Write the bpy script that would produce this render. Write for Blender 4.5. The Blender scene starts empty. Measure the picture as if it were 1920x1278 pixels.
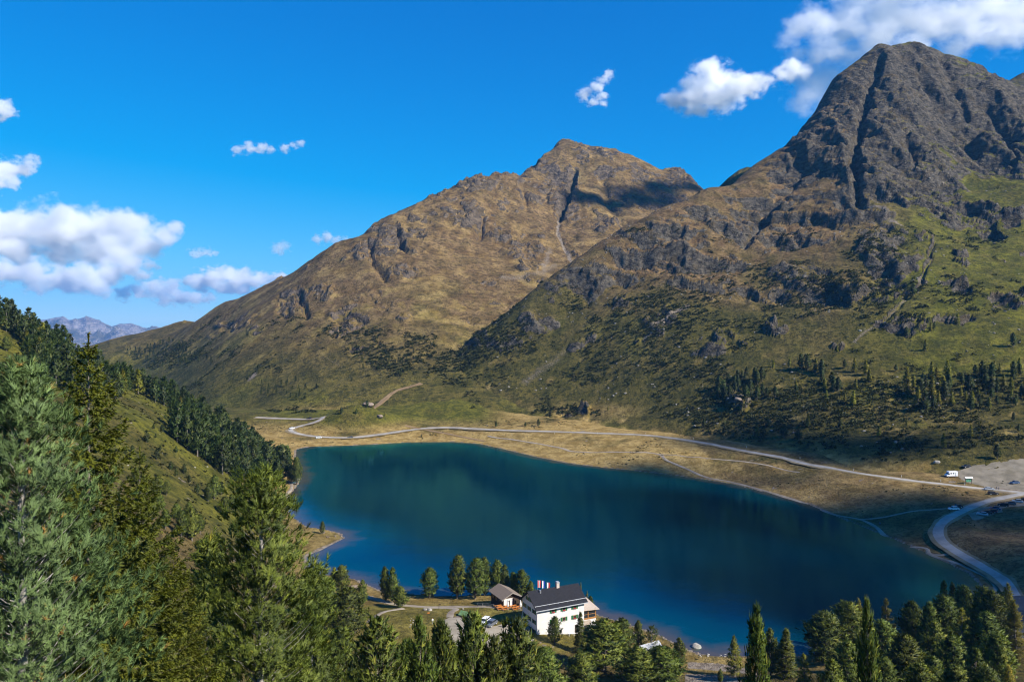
import bpy, math, random
import numpy as np
from mathutils import Vector, Matrix

sc = bpy.context.scene
COL = sc.collection
PI = math.pi

# ------------------------------------------------------------------ camera
HC = 90.0                      # camera height above the lake, metres
FPX = 1478.0                   # focal length in pixels of a 1920 wide frame
CX, HY = 960.0, 600.0          # principal column and horizon row
cam_d = bpy.data.cameras.new('camera')
cam_d.sensor_width = 36.0
cam_d.lens = 36.0 * FPX / 1920.0
cam_d.shift_y = (HY - 639.0) / 1920.0
cam_d.clip_start = 0.5
cam_d.clip_end = 60000.0
cam = bpy.data.objects.new('camera', cam_d)
cam.location = (0, 0, HC)
cam.rotation_euler = (PI / 2, 0, 0)
COL.objects.link(cam)
sc.camera = cam

# ------------------------------------------------------------------ sky and sun
SUN_EL = math.radians(38.0)
SUN_AZ = math.radians(-31.0)   # measured from +X towards +Y
SUN = Vector((math.cos(SUN_EL) * math.cos(SUN_AZ), math.cos(SUN_EL) * math.sin(SUN_AZ), math.sin(SUN_EL)))
world = bpy.data.worlds.new('World')
sc.world = world
world.use_nodes = True
wn, wl = world.node_tree.nodes, world.node_tree.links
wn.clear()
w_out = wn.new('ShaderNodeOutputWorld')
w_bg = wn.new('ShaderNodeBackground')
w_sky = wn.new('ShaderNodeTexSky')
w_sky.sky_type = 'NISHITA'
w_sky.sun_disc = False
w_sky.sun_elevation = SUN_EL
w_sky.sun_rotation = PI / 2 - SUN_AZ
w_sky.altitude = 3000.0
w_sky.air_density = 1.0
w_sky.dust_density = 0.0
w_sky.ozone_density = 3.0
w_bg.inputs['Strength'].default_value = 0.10
# thin high air: the same sky graded to a deep azure (applies to the whole dome alike)
w_sep = wn.new('ShaderNodeSeparateColor'); w_com = wn.new('ShaderNodeCombineColor')
def w_math(op, a, b):
    t = wn.new('ShaderNodeMath'); t.operation = op
    for i, q in enumerate((a, b)):
        if hasattr(q, 'is_output'): wl.new(q, t.inputs[i])
        else: t.inputs[i].default_value = q
    return t.outputs[0]
SKY_K = 1.0 / 0.15
w_pre = wn.new('ShaderNodeVectorMath'); w_pre.operation = 'SCALE'; w_pre.inputs['Scale'].default_value = 0.15
wl.new(w_sky.outputs[0], w_pre.inputs[0]); wl.new(w_pre.outputs[0], w_sep.inputs[0])
w_r = w_math('MAXIMUM', w_math('MULTIPLY', w_math('SUBTRACT', w_sep.outputs[0], 0.30), 0.40), 0.002)
w_g = w_math('DIVIDE', w_math('MULTIPLY', w_sep.outputs[1], 0.72), w_math('ADD', w_math('MULTIPLY', w_sep.outputs[1], 0.33), 1.0))
w_b = w_math('DIVIDE', w_math('MULTIPLY', w_sep.outputs[2], 1.9), w_math('ADD', w_math('MULTIPLY', w_sep.outputs[2], 1.4), 1.0))
for i, q in enumerate((w_r, w_g, w_b)):
    wl.new(w_math('MULTIPLY', q, SKY_K), w_com.inputs[i])
wl.new(w_com.outputs[0], w_bg.inputs[0])
wl.new(w_bg.outputs[0], w_out.inputs[0])

sun_d = bpy.data.lights.new('sun', 'SUN')
sun_d.energy = 4.6
sun_d.angle = math.radians(0.53)
sun_d.color = (1.0, 0.94, 0.84)
sun_o = bpy.data.objects.new('sun', sun_d)
sun_o.rotation_euler = SUN.to_track_quat('Z', 'Y').to_euler()
sun_o.location = SUN * 3000
COL.objects.link(sun_o)

sc.view_settings.view_transform = 'Standard'
sc.view_settings.look = 'None'
sc.view_settings.exposure = 0.885
sc.view_settings.gamma = 1.0
sc.view_settings.use_curve_mapping = False
sc.render.engine = 'CYCLES'
sc.cycles.use_denoising = True
sc.cycles.denoiser = 'OPENIMAGEDENOISE'
sc.cycles.denoising_input_passes = 'RGB_ALBEDO_NORMAL'
sc.cycles.denoising_prefilter = 'ACCURATE'
sc.cycles.filter_width = 1.1
sc.cycles.max_bounces = 14
sc.cycles.diffuse_bounces = 2
sc.cycles.glossy_bounces = 2
sc.cycles.transmission_bounces = 4
sc.cycles.transparent_max_bounces = 8
sc.cycles.volume_bounces = 12
sc.cycles.sample_clamp_indirect = 6.0
sc.cycles.use_adaptive_sampling = True
sc.cycles.adaptive_threshold = 0.015

# ------------------------------------------------------------------ helpers
def put(name, me, mat=None, parent=None, loc=None, rotz=0.0, scale=None):
    o = bpy.data.objects.new(name, me)
    COL.objects.link(o)
    if mat is not None and me is not None and not me.materials:
        me.materials.append(mat)
    if parent is not None:
        o.parent = parent
    if loc is not None:
        o.location = loc
    o.rotation_euler = (0, 0, rotz)
    if scale is not None:
        o.scale = scale
    return o

def empty(name, loc=(0, 0, 0), rotz=0.0):
    o = bpy.data.objects.new(name, None)
    o.empty_display_size = 0.5
    COL.objects.link(o)
    o.location = loc
    o.rotation_euler = (0, 0, rotz)
    return o

def tag(o, label, cat, group=None):
    o['label'] = label
    o['category'] = cat
    if group:
        o['group'] = group
    return o

def structure(o, label=None):
    o['kind'] = 'structure'
    if label:
        o['label'] = label
    return o

def stuff(o, label, cat):
    o['kind'] = 'stuff'
    o['label'] = label
    o['category'] = cat
    return o

def poly_mesh(name, verts, faces):
    me = bpy.data.meshes.new(name)
    me.from_pydata([tuple(v) for v in verts], [], faces)
    me.update()
    return me

def np_mesh(name, V, F, smooth=False, attrs=None):
    """V (n,3) float, F (m,k) int with k = 3 or 4."""
    V = np.ascontiguousarray(V, dtype=np.float32)
    F = np.ascontiguousarray(F, dtype=np.int32)
    me = bpy.data.meshes.new(name)
    m, k = F.shape
    me.vertices.add(len(V))
    me.vertices.foreach_set('co', V.ravel())
    me.loops.add(m * k)
    me.loops.foreach_set('vertex_index', F.ravel())
    me.polygons.add(m)
    me.polygons.foreach_set('loop_start', np.arange(0, m * k, k, dtype=np.int32))
    me.polygons.foreach_set('use_smooth', np.full(m, smooth, dtype=bool))
    me.update(calc_edges=True)
    if attrs:
        for an, av in attrs.items():
            a = me.attributes.new(an, 'FLOAT', 'POINT')
            a.data.foreach_set('value', np.ascontiguousarray(av, dtype=np.float32).ravel())
    return me

def smooth01(a, b, x):
    t = np.clip((x - a) / (b - a), 0, 1)
    return t * t * (3 - 2 * t)

def _hash(ix, iy, seed):
    h = (ix.astype(np.int64) * 374761393 + iy.astype(np.int64) * 668265263 + seed * 2147483647 + 1013904223) & 0xFFFFFFFF
    h = ((h ^ (h >> 13)) * 1274126177) & 0xFFFFFFFF
    h = h ^ (h >> 16)
    return h

def perlin(x, y, seed=0):
    x = np.asarray(x, dtype=np.float64); y = np.asarray(y, dtype=np.float64)
    x0 = np.floor(x); y0 = np.floor(y)
    fx = x - x0; fy = y - y0
    u = fx * fx * fx * (fx * (fx * 6 - 15) + 10)
    v = fy * fy * fy * (fy * (fy * 6 - 15) + 10)
    def g(ox, oy):
        a = _hash(x0 + ox, y0 + oy, seed) * (2 * PI / 4294967296.0)
        return np.cos(a) * (fx - ox) + np.sin(a) * (fy - oy)
    a = g(0, 0); b = g(1, 0); c = g(0, 1); d = g(1, 1)
    return 1.5 * ((a + (b - a) * u) * (1 - v) + (c + (d - c) * u) * v)

def fbm(x, y, wl_, octv=4, gain=0.5, seed=0):
    s = np.zeros_like(np.asarray(x, dtype=np.float64)); amp = 1.0; f = 1.0 / wl_; n = 0
    for i in range(octv):
        s += amp * perlin(x * f + 17.3 * i, y * f - 9.1 * i, seed + i)
        n += amp; amp *= gain; f *= 2.03
    return s / n

def ridged(x, y, wl_, octv=4, gain=0.55, seed=0):
    s = np.zeros_like(np.asarray(x, dtype=np.float64)); amp = 1.0; f = 1.0 / wl_; n = 0; w = 1.0
    for i in range(octv):
        r = 1.0 - np.abs(perlin(x * f + 3.7 * i, y * f + 5.9 * i, seed + i))
        r = r * r * w
        w = np.clip(r * 1.6, 0, 1)
        s += amp * r; n += amp; amp *= gain; f *= 2.07
    return s / n

def in_poly(px, py, poly):
    inside = np.zeros(px.shape, dtype=bool)
    n = len(poly)
    for i in range(n):
        x1, y1 = poly[i]; x2, y2 = poly[(i + 1) % n]
        if y1 == y2:
            continue
        c = ((y1 > py) != (y2 > py)) & (px < (x2 - x1) * (py - y1) / (y2 - y1) + x1)
        inside ^= c
    return inside

def dist_line(px, py, pts, closed=False):
    d = np.full(px.shape, 1e9)
    n = len(pts)
    for i in range(n if closed else n - 1):
        ax, ay = pts[i]; bx, by = pts[(i + 1) % n]
        vx, vy = bx - ax, by - ay
        L2 = vx * vx + vy * vy + 1e-12
        t = np.clip(((px - ax) * vx + (py - ay) * vy) / L2, 0, 1)
        dx = px - ax - t * vx; dy = py - ay - t * vy
        np.minimum(d, dx * dx + dy * dy, out=d)
    return np.sqrt(d)

def soft_poly(px, py, poly, w):
    d = dist_line(px, py, poly, True)
    return smooth01(-w, w, np.where(in_poly(px, py, poly), d, -d))

def ray(px, py, D):
    return ((px - CX) / FPX * D, D, HC - (py - HY) / FPX * D)

def on_plane(px, py, z=0.0):
    D = (HC - z) * FPX / (py - HY)
    return ((px - CX) / FPX * D, D)

def to_px(x, y, z):
    return CX + x / y * FPX, HY + (HC - z) / y * FPX

class RBF:
    def __init__(self, pts, c=20.0, lam=0.0):
        P = np.array(pts, dtype=np.float64)
        self.p = P[:, :2] / 100.0; self.c2 = (c / 100.0) ** 2
        n = len(P)
        r = self._phi(self.p)
        A = np.zeros((n + 3, n + 3))
        A[:n, :n] = r + lam * np.eye(n)
        A[:n, n] = 1; A[:n, n + 1:] = self.p
        A[n, :n] = 1; A[n + 1:, :n] = self.p.T
        b = np.zeros(n + 3); b[:n] = P[:, 2]
        self.w = np.linalg.solve(A, b)
    def _phi(self, q):
        d = (q[:, None, :] - self.p[None, :, :])
        return -np.sqrt((d ** 2).sum(-1) + self.c2)
    def __call__(self, x, y):
        x = np.asarray(x, dtype=np.float64); sh = x.shape
        q = np.stack([x.ravel(), np.asarray(y, dtype=np.float64).ravel()], 1) / 100.0
        out = np.empty(len(q)); n = len(self.p)
        for s in range(0, len(q), 40000):
            e = q[s:s + 40000]
            out[s:s + 40000] = self._phi(e) @ self.w[:n] + self.w[n] + e @ self.w[n + 1:]
        return out.reshape(sh)

# ------------------------------------------------------------------ lake outline (z = 0)
LAKE_PX = [(556, 842), (580, 837), (620, 836), (700, 833), (760, 829), (850, 828), (900, 832), (950, 843), (1000, 855),
           (1060, 867), (1130, 876), (1200, 883), (1300, 895), (1370, 906), (1450, 926), (1520, 946), (1570, 968), (1620, 988),
           (1660, 1004), (1710, 1024), (1760, 1047), (1815, 1074), (1838, 1096), (1830, 1120), (1790, 1150), (1730, 1180),
           (1650, 1205), (1560, 1222), (1480, 1228), (1430, 1226), (1390, 1228), (1340, 1229), (1310, 1225), (1270, 1207),
           (1240, 1192), (1200, 1176), (1160, 1164), (1125, 1153), (1090, 1136), (1040, 1124), (980, 1117), (920, 1113),
           (870, 1116), (820, 1116), (760, 1112), (720, 1109), (695, 1098), (668, 1086), (640, 1080), (600, 1076), (578, 1066),
           (574, 1044), (600, 1031), (628, 1018), (646, 1008), (638, 999), (610, 992), (575, 987), (548, 968), (530, 945),
           (540, 930), (556, 912), (566, 893), (560, 875), (553, 858)]
LAKE = [on_plane(*p) for p in LAKE_PX]

def lake_sd(x, y):
    """signed distance to the shore, positive on land"""
    d = dist_line(x, y, LAKE, True)
    return np.where(in_poly(x, y, LAKE), -d, d)

# roads and paths, in pixel positions with ground heights
def pz(lst):
    out = []
    for q in lst:
        px, py = q[0], q[1]; z = q[2] if len(q) > 2 else 8.0
        out.append(on_plane(px, py, z))
    return out
ROAD_FAR_PX = [(480, 782, 10), (560, 786, 10), (604, 790, 9), (596, 794, 8.5), (566, 799, 7), (546, 804, 6), (552, 811, 4.5), (590, 818, 3), (650, 820, 2.6),
               (700, 816, 3), (760, 808, 4), (800, 803, 5), (850, 802, 5.5), (910, 805, 6), (1000, 808, 7), (1100, 811, 8),
               (1200, 815, 9), (1260, 821, 9.5), (1330, 832, 10), (1400, 846, 10), (1480, 861, 10), (1560, 877, 9.5), (1640, 891, 9),
               (1720, 902, 9), (1800, 911, 8.5), (1850, 915, 8.5), (1900, 921, 8.5), (1980, 930, 8.5)]
ROAD_FAR = pz(ROAD_FAR_PX)
ROAD_NEAR = pz([(1985, 916, 8.5), (1915, 926, 8.3), (1850, 940, 7.8), (1800, 960, 7), (1772, 974, 6.5), (1759, 986, 6), (1766, 1000, 5.6), (1792, 1018, 5),
                (1830, 1040, 4.5), (1864, 1060, 4.2), (1888, 1080, 4), (1902, 1104, 4)])
ROAD_ASPHALT = pz([(1902, 1105, 4), (1910, 1130, 4), (1912, 1170, 4), (1905, 1230, 4)])
SHORE_PATH = pz([(915, 811, 5.5), (960, 821, 4), (1000, 829, 3.5), (1050, 838, 3.5), (1075, 845, 3), (1130, 850, 3), (1200, 855, 3), (1236, 859, 3), (1250, 868, 2.2), (1290, 880, 1.6),
                 (1330, 893, 1.2), (1370, 900, 1.2), (1430, 915, 1.2), (1500, 936, 1.2), (1540, 951, 1.2), (1570, 961, 1.3), (1612, 970, 1.3), (1640, 982, 1.3),
                 (1662, 1000, 1.3), (1692, 1016, 1.3), (1735, 1022, 1.4), (1746, 1034, 1.3), (1790, 1049, 1.3), (1830, 1065, 1.4), (1860, 1081, 1.6), (1868, 1094, 1.8), (1856, 1110, 2)])
UPPER_PATH = pz([(1236, 859, 3), (1300, 863, 4), (1360, 869, 4.4), (1420, 878, 4.6), (1500, 893, 4.6)])
LEFT_PATH = pz([(524, 934, 4), (531, 922, 3), (545, 908, 3), (546, 898, 3), (540, 890, 4)])
CROSS_PATH = pz([(1612, 970, 1.3), (1660, 966, 3), (1730, 962, 5), (1775, 958, 6)])
LINK_PATH = pz([(1738, 1031, 1.3), (1765, 1028, 3), (1786, 1017, 4.8)])
DIRT_TRACK = pz([(670, 779, 12), (700, 766, 15), (735, 753, 17.5)])

# ------------------------------------------------------------------ base ground: shore meadows, left hill, foreground slope
GP = []
def g_ray(px, py, D):
    GP.append(ray(px, py, D))
def g_abs(px, D, z):
    GP.append(((px - CX) / FPX * D, D, z))
for i, q in enumerate(LAKE):
    if i % 2 == 0:
        GP.append((q[0], q[1], 0.5))
for q in [(-200, 500, 430), (-60, 560, 430), (0, 592, 430), (60, 622, 440), (120, 657, 450), (200, 708, 460), (280, 735, 470), (360, 778, 480),
          (440, 822, 490), (500, 858, 495), (0, 685, 330), (-150, 640, 330), (150, 725, 340), (280, 805, 330), (380, 850, 365), (470, 895, 400),
          (350, 905, 300), (450, 935, 335), (0, 850, 200), (150, 900, 200), (300, 1000, 205), (400, 1000, 250), (500, 1000, 300),
          (-200, 850, 190)]:
    g_ray(*q)
for q in [(-200, 600, 105), (-60, 600, 80), (60, 590, 62), (200, 600, 35), (320, 600, 18), (420, 610, 5), (-100, 750, 80), (150, 760, 30), (330, 760, 10), (480, 720, 9),
          (560, 700, 11), (700, 690, 18), (850, 690, 22),
          # camera hillside
          (960, 3, 87), (960, 10, 82.5), (200, 10, 82.5), (1700, 10, 82), (960, 28, 72), (0, 28, 72), (1900, 28, 70), (960, 60, 55), (0, 60, 62), (1900, 60, 53),
          (-200, 110, 56), (100, 110, 50), (350, 110, 42), (500, 110, 37), (960, 100, 36), (1300, 100, 35), (1700, 100, 36), (2000, 100, 36),
          (300, 150, 42), (500, 150, 28), (700, 150, 18.5), (960, 150, 17), (1200, 150, 15), (1450, 150, 17), (1700, 150, 18), (2000, 150, 20),
          (560, 190, 13), (700, 185, 10.5), (850, 185, 9), (1000, 185, 7), (1150, 185, 5), (1300, 182, 5.2), (1450, 185, 7), (1600, 180, 9), (1800, 190, 8), (2000, 200, 9),
          (600, 225, 6), (700, 210, 7), (760, 225, 5.5), (850, 225, 4.8), (930, 225, 4.6), (985, 222, 4.4), (1060, 214, 2.2), (1110, 220, 1.6), (1150, 215, 1.8), (930, 240, 4.0), (860, 238, 3.4),
          (720, 235, 3.2), (800, 236, 3.4), (680, 245, 2.2), (620, 250, 3), (1350, 200, 2.2), (1280, 202, 2.0), (1500, 200, 3.5), (1700, 215, 3),
          (540, 340, 3), (530, 360, 4), (570, 335, 2.0),
          # right end
          (1905, 255, 4), (2050, 260, 5), (1850, 320, 4.8), (1950, 320, 6), (2060, 330, 8), (1850, 385, 8), (1950, 385, 9), (2060, 400, 14), (1800, 430, 12), (1900, 430, 14),
          (1700, 420, 9), (1600, 430, 8.5), (1500, 440, 8)]:
    g_abs(*q)
for q, z in zip(ROAD_FAR, [r_[2] for r_ in ROAD_FAR_PX]):
    GP.append((q[0], q[1], z))
for q, z in zip(ROAD_NEAR, [8.5, 8.3, 7.8, 7, 6.5, 6, 5.6, 5, 4.5, 4.2, 4, 4]):
    GP.append((q[0], q[1], z))
_seen = set(); _gp = []
for q in GP:
    k = (round(q[0] / 4), round(q[1] / 4))
    if k not in _seen:
        _seen.add(k); _gp.append(q)
GF = RBF(_gp, 14.0, 0.002)

# house pad and car park are levelled
HOUSE = (13.6, 223.0, 26.0)     # centre x, y, heading in degrees

def road_dist(x, y):
    d = dist_line(x, y, ROAD_FAR)
    for l in (ROAD_NEAR, ROAD_ASPHALT):
        np.minimum(d, dist_line(x, y, l), out=d)
    return d

def z_ground(x, y):
    x = np.asarray(x, dtype=np.float64); y = np.asarray(y, dtype=np.float64)
    sd = lake_sd(x, y)
    h = GF(x, y)
    rd = road_dist(x, y)
    amp = smooth01(3.0, 25.0, rd) * smooth01(1.0, 30.0, np.abs(sd))
    r0 = np.hypot(x - 5, y - 222)
    amp = amp * (0.25 + 0.75 * smooth01(25, 60, r0))
    h = h + amp * (1.6 * fbm(x, y, 60, 3, seed=11) + 0.55 * fbm(x, y, 12, 3, seed=21))
    h = h + 13.0 * np.exp(-(((x + 124.0) / 24.0) ** 2 + ((y - 630.0) / 15.0) ** 2))
    near = 0.22 + 0.035 * np.maximum(sd, 0) + 0.10 * fbm(x, y, 7, 2, seed=5)
    k = smooth01(0.0, 28.0, sd)
    land = near * (1 - k) + np.maximum(h, 0.3) * k
    bed = np.maximum(-9.0, -0.12 + sd * 0.16)
    return np.where(sd > 0, land, bed)

# ------------------------------------------------------------------ right mountain
AP = []
A_CREST = [(560, 790, 720), (640, 777, 720), (720, 750, 735), (800, 704, 755), (880, 656, 780), (950, 600, 800), (1020, 535, 825), (1100, 478, 855), (1160, 433, 875), (1250, 388, 900),
           (1330, 352, 930), (1415, 312, 1005), (1450, 292, 1035), (1500, 247, 1060), (1540, 193, 1090), (1560, 158, 1105), (1590, 127, 1120), (1640, 94, 1140),
           (1680, 92, 1145), (1722, 82, 1150), (1760, 97, 1150), (1800, 113, 1150), (1850, 147, 1140), (1900, 163, 1120), (1980, 190, 1090), (2080, 215, 1060), (2250, 260, 1030)]
for q in A_CREST:
    p = ray(*q); AP.append(p)
    D2 = q[2] + 240
    AP.append(((q[0] - CX) / FPX * D2, D2, p[2] - 130))
for q in [(1640, 200, 1035), (1722, 200, 1010), (1722, 300, 905), (1722, 400, 790), (1722, 500, 690), (1720, 600, 605), (1720, 700, 535), (1720, 780, 485), (1720, 850, 435),
          (1600, 250, 960), (1600, 350, 860), (1600, 450, 760), (1600, 560, 660), (1600, 680, 570), (1600, 780, 505), (1600, 850, 452),
          (1500, 330, 930), (1500, 430, 815), (1500, 550, 700), (1500, 660, 605), (1500, 760, 532), (1500, 840, 475),
          (1400, 400, 885), (1400, 500, 765), (1400, 620, 660), (1400, 740, 572), (1400, 820, 515),
          (1300, 420, 850), (1300, 500, 775), (1300, 620, 682), (1300, 720, 612), (1300, 790, 563),
          (1200, 480, 820), (1200, 580, 742), (1200, 690, 660), (1200, 780, 602), (1100, 560, 792), (1100, 660, 720), (1100, 770, 640),
          (1000, 610, 775), (1000, 700, 712), (1000, 775, 652), (900, 690, 742), (900, 765, 682), (800, 745, 722), (800, 785, 682), (700, 775, 708),
          (1810, 250, 1010), (1820, 350, 870), (1820, 450, 750), (1820, 600, 595), (1820, 750, 490), (1820, 840, 430),
          (1920, 260, 960), (1920, 350, 830), (1920, 450, 720), (1920, 600, 580), (1920, 750, 475), (1920, 850, 416),
          (2050, 300, 920), (2050, 450, 720), (2050, 600, 580), (2050, 750, 470), (2050, 850, 405), (2250, 350, 900), (2250, 600, 570), (2250, 800, 430)]:
    AP.append(ray(*q))
for q in [(600, 650, 2), (700, 655, 2), (800, 655, 1), (900, 640, 1.5), (1000, 605, 2), (1100, 580, 2), (1200, 560, 3), (1300, 522, 3), (1400, 482, 3.5), (1500, 448, 4), (1600, 418, 4), (1700, 405, 3), (1800, 370, 0), (2000, 360, 2), (2250, 360, 4)]:
    AP.append(((q[0] - CX) / FPX * q[1], q[1], q[2]))
AF = RBF(AP, 12.0, 0.001)
A_GULLY = [([(1652, 118), (1628, 160), (1622, 200), (1606, 250), (1600, 290), (1606, 340), (1612, 372)], 18.0, 9),
           ([(1768, 108), (1782, 150), (1806, 190), (1812, 215)], 12.0, 8),
           ([(1730, 148), (1748, 185), (1790, 235), (1830, 275)], 10.0, 7),
           ([(1690, 235), (1712, 280), (1716, 310)], 8.0, 6),
           ([(1850, 190), (1880, 240), (1905, 300)], 10.0, 8),
           ([(1690, 340), (1720, 365), (1760, 400)], 8.0, 7),
           ([(1480, 350), (1430, 400), (1400, 450)], 7.0, 8),
           ([(1748, 462), (1742, 500), (1715, 550), (1650, 605)], 3.0, 4)]
A_ROCK = [(1430, 330), (1500, 235), (1560, 140), (1640, 80), (1722, 70), (1800, 100), (1930, 150), (1990, 250), (1990, 330), (1900, 330), (1845, 330), (1800, 290), (1760, 265),
          (1800, 340), (1850, 400), (1800, 420), (1760, 410), (1690, 385), (1600, 365), (1540, 330), (1480, 350)]
A_ROCK2 = [(1000, 550), (1100, 485), (1250, 400), (1380, 345), (1480, 360), (1560, 350), (1620, 370), (1700, 430), (1740, 470), (1690, 555), (1560, 575), (1420, 560), (1300, 540), (1200, 520), (1100, 560)]
A_SPOTS = [(1060, 777, 48, 9, 1.3), (930, 640, 55, 22, 1.2), (862, 648, 30, 18, 1.2), (1010, 610, 45, 22, 1.0), (1240, 605, 40, 22, 0.9), (1330, 660, 50, 18, 0.8), (1455, 622, 22, 12, 1.0),
           (1385, 757, 22, 12, 1.1), (1690, 610, 60, 13, 1.1), (1810, 545, 30, 20, 0.8), (1890, 570, 40, 16, 1.0), (1815, 408, 60, 24, 1.1), (1895, 415, 30, 16, 1.1), (1800, 490, 25, 8, 0.9),
           (1650, 470, 60, 50, 0.8), (1350, 640, 22, 12, 0.8), (1100, 520, 60, 20, 0.9)]

def z_right(x, y, full=False):
    x = np.asarray(x, dtype=np.float64); y = np.asarray(y, dtype=np.float64)
    h0 = AF(x, y)
    px, py = to_px(x, y, h0)
    n1 = fbm(x, y, 55, 4, seed=31); n2 = fbm(x, y, 22, 3, seed=37)
    wx = px + 30 * n1; wy = py + 26 * n2
    r1 = soft_poly(wx, wy, A_ROCK, 16)
    r2 = soft_poly(wx, wy, A_ROCK2, 22) * smooth01(-0.12, 0.16, fbm(x * 0.8 + y * 0.35, y * 0.55, 40, 4, seed=41))
    sp = np.zeros_like(px)
    for (sx, sy, rx, ry, s) in A_SPOTS:
        sp = np.maximum(sp, s * np.exp(-(((wx - sx) / rx) ** 2 + ((wy - sy) / ry) ** 2)))
    sp = smooth01(0.35, 0.7, sp + 0.5 * n2)
    r3 = 0.75 * smooth01(0.22, 0.42, fbm(x, y, 34, 4, seed=47)) * smooth01(35, 70, h0)
    rock = np.clip(np.maximum(np.maximum(r1, r2), np.maximum(sp, r3)), 0, 1)
    # patches of turf ledges inside the main rock face
    turf = smooth01(0.18, 0.36, fbm(x * 0.9, y * 0.5, 60, 4, seed=53))
    rock = rock * (1 - 0.55 * turf * (1 - 0.4 * r1))
    z = h0 + 7.0 * fbm(x, y, 150, 2, seed=61) * smooth01(20, 80, h0) + 1.6 * fbm(x, y, 32, 3, seed=62) * smooth01(8, 25, h0)
    xr = x * 0.96 + y * 0.28; yr = y * 0.96 - x * 0.28
    rel = 19.0 * (ridged(xr, yr * 0.36, 78, 4, 0.5, seed=71) - 0.5) + 10.0 * (ridged(xr * 0.95 + 0.25 * yr, yr * 0.48, 27, 4, 0.58, seed=73) - 0.5) + 2.8 * (ridged(x, y * 0.8, 9, 3, 0.65, seed=75) - 0.5)
    dc = np.interp(px, [q[0] for q in A_CREST], [q[2] for q in A_CREST]) - y
    calm = 0.44 + 0.56 * smooth01(5.0, 75.0, dc)         # the skyline itself stays clean
    z = z + rock * rel * (0.9 + 0.35 * r1) * calm
    ph = (h0 + 16 * n1 + 9 * n2 + 0.10 * x) / 30.0; frc = ph - np.floor(ph)
    z = z + 22.0 * (smooth01(0.50, 0.92, frc) - frc) * np.clip(soft_poly(wx, wy, A_ROCK2, 26) * 0.85 + 0.35 * r1, 0, 1) * calm * smooth01(-0.25, 0.15, fbm(x, y, 70, 3, seed=83))
    z = z + sp * (1 - r1) * (3.5 * ridged(x, y, 18, 3, seed=77) - 0.4)
    z = z + (1 - rock) * 0.5 * fbm(x, y, 5, 2, seed=79) * smooth01(5, 15, h0)
    gul = np.zeros_like(px)
    for line, dep, w in A_GULLY:
        d = dist_line(px + 10 * n2, py + 6 * n1, line)
        g = np.exp(-(d / w) ** 2)
        z = z - dep * g
        gul = np.maximum(gul, g)
    if full:
        return z, dict(rock=rock, px=px, py=py, n1=n1, n2=n2, gul=gul, h0=h0)
    return z

# ------------------------------------------------------------------ middle mountain
BP = []
B_CREST = [(60, 740, 1600), (180, 678, 1500), (215, 658, 1450), (260, 640, 1400), (300, 622, 1350), (350, 602, 1290), (420, 567, 1200), (480, 542, 1140), (540, 521, 1100), (570, 500, 1095), (600, 476, 1100), (640, 452, 1125),
           (690, 437, 1150), (720, 411, 1175), (760, 391, 1210), (800, 371, 1250), (850, 351, 1310), (880, 337, 1350), (930, 330, 1400), (955, 334, 1440), (990, 311, 1550), (1010, 291, 1600),
           (1050, 264, 1700), (1090, 276, 1690), (1150, 287, 1670), (1200, 301, 1650), (1240, 320, 1640), (1280, 326, 1630), (1313, 351, 1600), (1380, 390, 1570), (1500, 450, 1500)]
for q in B_CREST:
    p = ray(*q); BP.append(p)
    D2 = q[2] * 1.22
    BP.append(((q[0] - CX) / FPX * D2, D2, p[2] - 0.11 * q[2]))
for q in [(250, 690, 1160), (300, 690, 1040), (350, 660, 1070), (420, 640, 960), (420, 700, 850), (420, 745, 790), (540, 590, 930), (540, 690, 800), (540, 750, 715), (620, 560, 950), (690, 520, 985),
          (690, 600, 865), (690, 680, 770), (690, 735, 705), (800, 450, 1090), (800, 550, 930), (800, 640, 805), (870, 430, 1160), (930, 400, 1240), (930, 480, 1090), (930, 560, 940), (930, 630, 850),
          (1050, 340, 1500), (1050, 420, 1300), (1050, 480, 1150), (1040, 520, 1040), (1050, 600, 900), (1130, 380, 1380), (1130, 440, 1220), (1200, 380, 1420), (1200, 440, 1240), (1300, 420, 1380), (1300, 500, 1100)]:
    BP.append(ray(*q))
for q in [(200, 900, -40), (330, 800, -5), (450, 730, 4), (600, 640, 3), (800, 620, 2), (1000, 640, 10), (1200, 800, 40), (1450, 1000, 90)]:
    BP.append(((q[0] - CX) / FPX * q[1], q[1], q[2]))
BF = RBF(BP, 14.0, 0.001)
B_GULLY = [([(1076, 318), (1070, 350), (1062, 380), (1048, 410)], 20.0, 6), ([(1048, 412), (1046, 440), (1062, 475)], 3.0, 4), ([(745, 420), (752, 450), (760, 470)], 9.0, 6),
           ([(690, 455), (700, 490), (720, 520)], 8.0, 7), ([(905, 400), (900, 440)], 8.0, 8), ([(1130, 330), (1140, 380), (1170, 420)], 10.0, 9), ([(560, 545), (575, 590)], 7.0, 7), ([(980, 345), (985, 390)], 7.0, 7)]
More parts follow.
